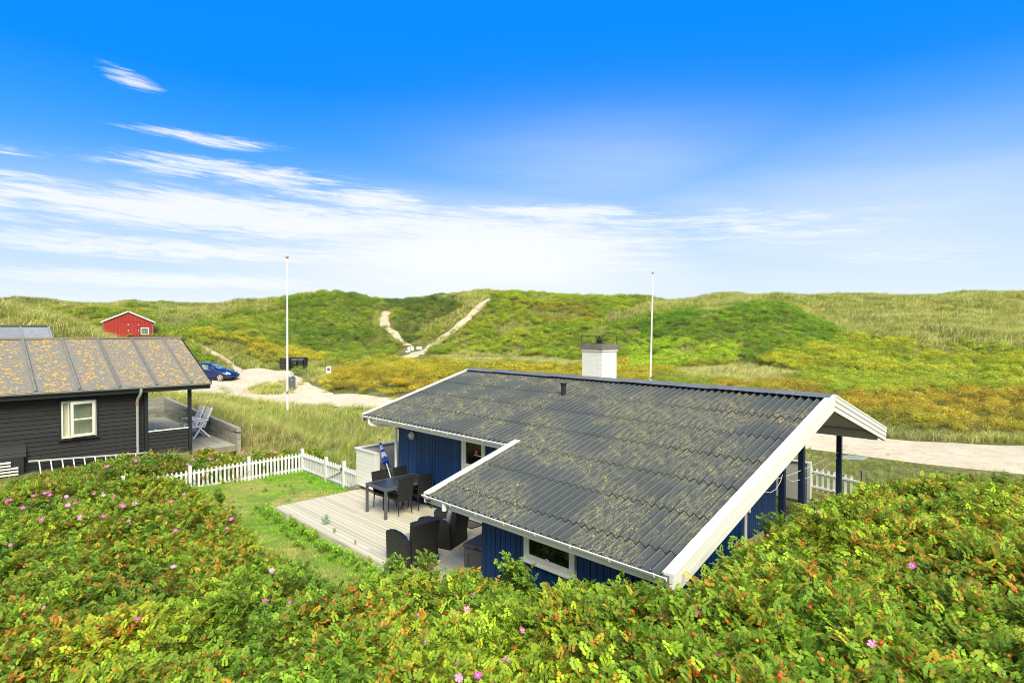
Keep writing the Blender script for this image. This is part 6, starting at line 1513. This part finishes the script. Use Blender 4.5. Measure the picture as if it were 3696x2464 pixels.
# --- everything beyond: bushes and grass by distance
def field(r0, r1, dens_b, dens_g, cb_, cg_, sb, sg_, lb_b, lb_g, hb, ph=46, gt=1.0):
    for what in ('bush', 'grass'):
        X, Y = sample_polar(r0, r1, dens_b if what == 'bush' else dens_g, ph); k = ~blocked(X, Y, .25); X, Y = X[k], Y[k]
        Z = ground(X, Y); px, py = to_photo(X, Y, Z); u = X * CT + Y * ST; v = -X * ST + Y * CT
        isl = inpoly(px, py, island); shel = inpoly(px, py, [(636, 838), (708, 838), (714, 862), (636, 862)]) | inpoly(px, py, [(905, 806), (985, 790), (990, 838), (905, 842)]); rd = onroad(X, Y) & ~isl
        k = ~rd & ~onpath(px, py) & ~(shel & (what == 'bush')); X, Y, Z, px, py, u, v, isl = [q[k] for q in (X, Y, Z, px, py, u, v, isl)]
        w = (vn(px * .025, py * .05, 12) - .5) * 26; gr = isl.copy()
        for P in GRASS: gr |= inpoly(px + w, py + w * .35, P)
        r = np.hypot(X, Y)
        south = (r < 30) | ((px < 700) & (r < 46)) 
        # ground this side of the road is marram; beyond it bushes rule
        near_side = np.zeros(len(X), bool)
        ya = np.interp(X / Y, [(-300 - 1176) / 1327, (470 - 1176) / 1327, (690 - 1176) / 1327, (830 - 1176) / 1327, (1400 - 1176) / 1327, (1870 - 1176) / 1327, (2352 - 1176) / 1327], [40, 38, 35, 34, 27.5, 23.2, 19.2])
        near_side = Y < ya + .3
        gr |= near_side
        gr |= (r > 122) & (px < 655) & (fbm(X / 14, Y / 14, 94) > .38)
        gr |= (fbm(X / 6, Y / 6, 91) > .70) & (r > 50)
        gr |= (Y > ya) & (Y < ya + 7.5) & (px > 1870) & (fbm(X / 1.5, Y / 1.5, 92) > .45) & (Y < ya + 6.3)
        k = gr if what == 'grass' else ~gr
        inn = inpoly(X, Y, NEAR) | ((u > -18.75) & (u < -7) & (v < 8.6) & (v > 2) & (Y < 22)) | ((u > -15.2) & (u < -13.6) & (v > 8.5) & (v < 12.5))
        k &= ~inn
        X, Y, Z, px, py, u, v, gr, near_side = [q[k] for q in (X, Y, Z, px, py, u, v, gr, near_side)]; n = len(X); r = np.hypot(X, Y)
        if n == 0: continue
        if what == 'bush':
            c, a = tone(px, py, X, Y); cell_ = 1.15 if r0 < 45 else (1.7 if r0 < 80 else 2.3); lump = np.clip(domes(X, Y, cell_, 195), -.8, 1.2); s = RG.uniform(.7, 1.15, n) * sb; hh_ = hb * (.42 + .62 * lump) + (fbm(X / 6, Y / 6, 95, 2) - .5) * .5; hh_ = np.maximum(hh_, .05); c *= (1.08 + .36 * np.clip(lump, -1, 1))[:, None]  # tint lightened on the lumps and darkened in the gaps as painted shade
            P = np.stack([X, Y, Z + hh_ - .15], 1)
            scatter('rose_scrub', lb_b, cb_, P, euler(n, .25), np.repeat(s[:, None], 3, 1), RG.integers(0, 5, n), c, a)
        else:
            q = fbm(X / 1.5, Y / 1.5, 97) + RG.normal(0, .07, n); q2 = fbm(X / 9, Y / 9, 98)
            c = lerp((.17, .225, .032), (.36, .35, .085), np.clip((q - .32) * 2.4, 0, 1)); c = lerp(c, (.10, .15, .055), np.clip((q2 - .58) * 4, 0, .7))
            yel = (px > 1000) & (px < 1850) & (py > 800) & (py < 890); c[yel] = lerp(c[yel], (.42, .38, .16), .45)
            sh = np.ones(n); rightlawn = near_side & (px > 1500); sh[rightlawn] = .42; wl = near_side & (u < -19.6) & (v < 4.9); sh[wl] = .3; fg = inpoly(px, py, [(636, 832), (708, 832), (720, 875), (636, 875)]); sh[fg] = .25; sh[inpoly(px, py, [(905, 806), (985, 790), (990, 838), (905, 842)])] = .35
            sh *= np.where(near_side & (px < 1500), .75 + .5 * q, 1)
            sv_ = RG.uniform(.7, 1.2, n) * sg_ * sh; a = np.clip(q * .9 + RG.normal(0, .1, n) + .08, .1, .95); c *= RG.uniform(.8, 1.2, (n, 1))
            S_ = np.stack([sv_, sv_, sv_ * gt], 1)
            rz = np.stack([RG.uniform(-.15, .15, n), RG.uniform(-.15, .15, n), RG.normal(0, 1.25, n)], 1)
            scatter('marram_grass', lb_g, cg_, np.stack([X, Y, Z], 1), rz, S_, RG.integers(0, 5, n), c, a)
field(14, 31, 9.0, 19, c_mid, c_grass, .8, .74, 'small rose bushes scattered in the grass round the houses', 'long wind-combed marram grass between the garden and the gravel road', .45, 48)
field(31, 50, 7.0, 10, c_mid, c_fgrass, 1.0, .62, 'yellow and orange rose scrub on the low mound beyond the road', 'marram grass round the gravel parking area', .75)
field(50, 82, 5.4, 5.2, c_far, c_fgrass, .80, .85, 'green rose scrub at the foot of the dunes', 'pale grass in the hollow before the dunes', .80)
field(82, 168, 3.3, 3.2, c_far, c_fgrass, 1.0, 1.2, 'green rose scrub covering the dune slopes', 'marram grass on the dune crests', .80)
# --- lawn
def lawn_grass():
    n = 5200; u = RG.uniform(-18.7, -8.5, n); v = RG.uniform(2.6, 8.55, n); P = np.array([tuple(W(a, b)) for a, b in zip(u, v)])
    k = ~blocked(P[:, 0], P[:, 1], -.02) & ~(inpoly(P[:, 0], P[:, 1], NEAR) & (segdist(P[:, 0], P[:, 1], NL) > .8)); P, u, v = P[k], u[k], v[k]; n = len(u); P[:, 2] = ground(P[:, 0], P[:, 1]) + .02
    q = fbm(u / 1.3, v / 1.3, 71); edge = np.clip(1 - np.abs(v - 8.5) / .9, 0, 1) + np.clip(1 - np.abs(u + 18.7) / .9, 0, 1) + np.clip(1 - np.abs(v - 5.9) / .7, 0, 1) * (u > -15.3)
    c = lerp((.20, .34, .022), (.42, .40, .09), np.clip((q - .38) * 3.2, 0, 1)); c = lerp(c, (.12, .27, .018), np.clip(edge, 0, .9))
    s = RG.uniform(.7, 1.2, n) * (1 + np.clip(edge, 0, 1) * .7)
    scatter('lawn_grass', 'short patchy lawn grass in front of the deck', c_turf, P, euler(n, .1), np.repeat(s[:, None], 3, 1), RG.integers(0, 4, n), c * RG.uniform(.8, 1.2, (n, 1)), np.clip(q * 1.2 - .3 - edge * .4, 0, .7))
    # weeds in the turf along the deck edge
    W_ = []
    for i in range(70):
        u_ = RG.uniform(-15.6, -9.6); W_.append((u_, 6.1 - abs(RG.normal(0, .28)), RG.uniform(.28, .5)))
    for i in range(70): W_.append((RG.uniform(-18.4, -10), RG.uniform(3.8, 8.2), RG.uniform(.16, .3)))
    W_ = [w_ for w_ in W_ if not (w_[0] > -15.1 and w_[1] > 6.06)]
    P = np.array([tuple(W(a, b)) for a, b, _ in W_]); g = ground(P[:, 0], P[:, 1]); sc_ = np.array([w_[2] for w_ in W_]); P[:, 2] = g + .10 * sc_ * 2
    n = len(P); scatter('garden_weeds', 'bright green rose seedlings and weeds in the lawn along the deck edge', c_rose, P, euler(n), np.repeat(sc_[:, None], 3, 1), RG.integers(0, 7, n), np.tile([(.15, .30, .025)], (n, 1)) * RG.uniform(.7, 1.2, (n, 1)), np.full(n, .06))
lawn_grass()
# little plants growing up through the deck
LEAFM = {}
for i, (x, y, s, lb_) in enumerate([(1176, 1893, .42, 'small rose plant growing up between the deck boards'), (1208, 1921, .20, 'tiny yellowish seedling on the deck just right of the small rose plant'), (1281, 1963, .16, 'tiny seedling on the deck boards left of the rear armchair')]):
    q = ray_uv(x, y); t = (DZ - H) / q.z; p = q * t; me = bpy.data.meshes.new('seedling')
    src = c_rose.objects[i].data; me = src.copy(); me.materials.clear(); me.materials.append(M['leaf_plain']); me.materials.append(M['twig'])
    o = bpy.data.objects.new('rose_seedling', me); COL.objects.link(o); o.location = W(p.x, p.y, DZ + .2 * s); o.scale = (s, s, s); tag(o, lb_, 'plant', 'seedlings growing through the deck')
# --- flowers and hips
def flower_mesh(nm, mat, R=.040):
    random.seed(len(nm)); mb = MB()
    for k in range(5):
        a = k * 2 * math.pi / 5; r = lambda t, rr_, z: (rr_ * math.cos(a + t), rr_ * math.sin(a + t), z)
        mb.add([(0, 0, 0), r(-.55, R * .6, .010), r(-.38, R, .016), r(.38, R, .018), r(.55, R * .6, .008)], [(0, 1, 2, 3), (0, 3, 4)])
    me = mb.mesh(nm, M[mat]); me.materials.append(M['petalcentre'])
    bm = bmesh.new(); bm.from_mesh(me); r_ = bmesh.ops.create_cone(bm, cap_ends=True, segments=8, radius1=R * .26, radius2=R * .18, depth=.012, matrix=Matrix.Translation((0, 0, .012)))
    for v in r_['verts']:
        for f in v.link_faces: f.material_index = 1
    bm.to_mesh(me); bm.free(); return me
F1, F2 = flower_mesh('rose_flower', 'petal'), flower_mesh('rose_flower', 'petalpale')
def hipm(mat):
    mb = MB().lathe([(0, -.014), (.010, -.010), (.0145, 0), (.010, .010), (.004, .013), (0, .014)], n=9)
    return mb.mesh('rose_hip', M[mat])
H1, H2 = hipm('hip'), hipm('hip2')
def cast(xs, ys, fz, y0=3.2, y1=19):
    a = (xs - 1848) / 2085.18; b = -(ys - 1232) / 2085.18; D = Vector((a, math.cos(PITCH) - b * math.sin(PITCH), math.sin(PITCH) + b * math.cos(PITCH)))
    Y = np.arange(y0, y1, .03); X = Y * D.x / D.y; Z = H + Y * D.z / D.y; k = np.nonzero(Z <= fz(X, Y))[0]
    if not len(k): return None
    k = k[0]; return Vector((X[k], Y[k], Z[k]))
FL = [(x / 4.48, 1550 + y / 4.48) for x, y in [(1065,920),(830,980),(495,980),(415,1030),(815,1105),(730,1085),(805,1050),(1070,1030),(1345,1070),(1065,1120),(545,1130),(1560,1075),(1690,1110),(1845,1120),(1205,1250),(1080,1265),(1975,1265),(1985,1300),(2200,1240),(370,1320),(695,1485),(1295,1450),(1550,1445),(1650,1450),(2070,1530),(135,1185),(175,1185)]]
FL += [(600 + x / 2.613, 1600 + y / 2.613) for x, y in [(175,500),(150,530),(515,527),(585,640),(40,580),(92,853),(70,1210),(415,1130),(1075,905),(1000,1237),(622,740),(1325,1485),(1240,1517),(925,1520),(1165,1530),(1600,1505),(1640,1458),(2100,1198),(60,315),(148,450),(555,830)]]
FL += [(1500 + x / 2.352, 1900 + y / 2.352) for x, y in [(497,608),(405,385),(125,315),(443,735),(335,768),(25,790),(873,905),(785,1170),(540,1305),(95,1000),(2195,500),(2310,700),(378,1290),(355,1210),(190,1120)]]
FL += [(2952, 1864), (2533, 2228), (2605, 2389), (3159, 2341), (3575, 1741), (3542, 1748), (1832, 2396), (2486, 2197), (2511, 2224), (160, 2205), (197, 2054), (498, 2250), (45, 1975), (3300, 2052)]
fz = lambda X, Y: np.where(inpoly(X, Y, NEAR), nearz(X, Y) + .0, -5)
nf = 0
camv = Vector((0, 0, H))
def put(me, p, parent, s=1.0, tilt=.7):
    n = (camv - p).normalized(); n = (n * .75 + Vector((0, 0, .7)) + Vector(tuple(RG.normal(0, .25, 3)))).normalized()
    o = bpy.data.objects.new(me.name.split('.')[0], me); COL.objects.link(o); o.parent = parent; o.location = p + n * .07; o.rotation_euler = n.to_track_quat('Z', 'Y').to_euler(); o.scale = (s, s, s); return o
for i, (x, y) in enumerate(FL):
    p = cast(x, y, fz)
    if p is None: continue
    put(F1 if i % 3 else F2, p, thick, RG.uniform(.8, 1.15) * (1.25 if p.y > 11 else 1.0))
cnt = 0
hx_ = RG.uniform(0, 3696, 400); hy_ = RG.uniform(1700, 2460, 400)
for x, y in zip(hx_, hy_):
    if cnt >= 190: break
    p = cast(x, y, fz)
    if p is None or p.y > 14: continue
    put(H1 if cnt % 2 else H2, p, thick, RG.uniform(.9, 1.4)); cnt += 1
for (x, y) in [(2197/4.48,1550+535/4.48),(1735/4.48,1550+640/4.48)] + [(600+x/4.704,1600+y/4.704) for x,y in [(460,318),(735,293),(893,288),(838,330),(1300,188),(1510,210),(1852,178),(853,182),(375,400)]]:
    p = cast(x, y, lambda X, Y: np.where((X * CT + Y * ST < -18.8), ground(X, Y) + .42, -5), 12, 26)
    if p: put(F1, p, lowr, 1.3)
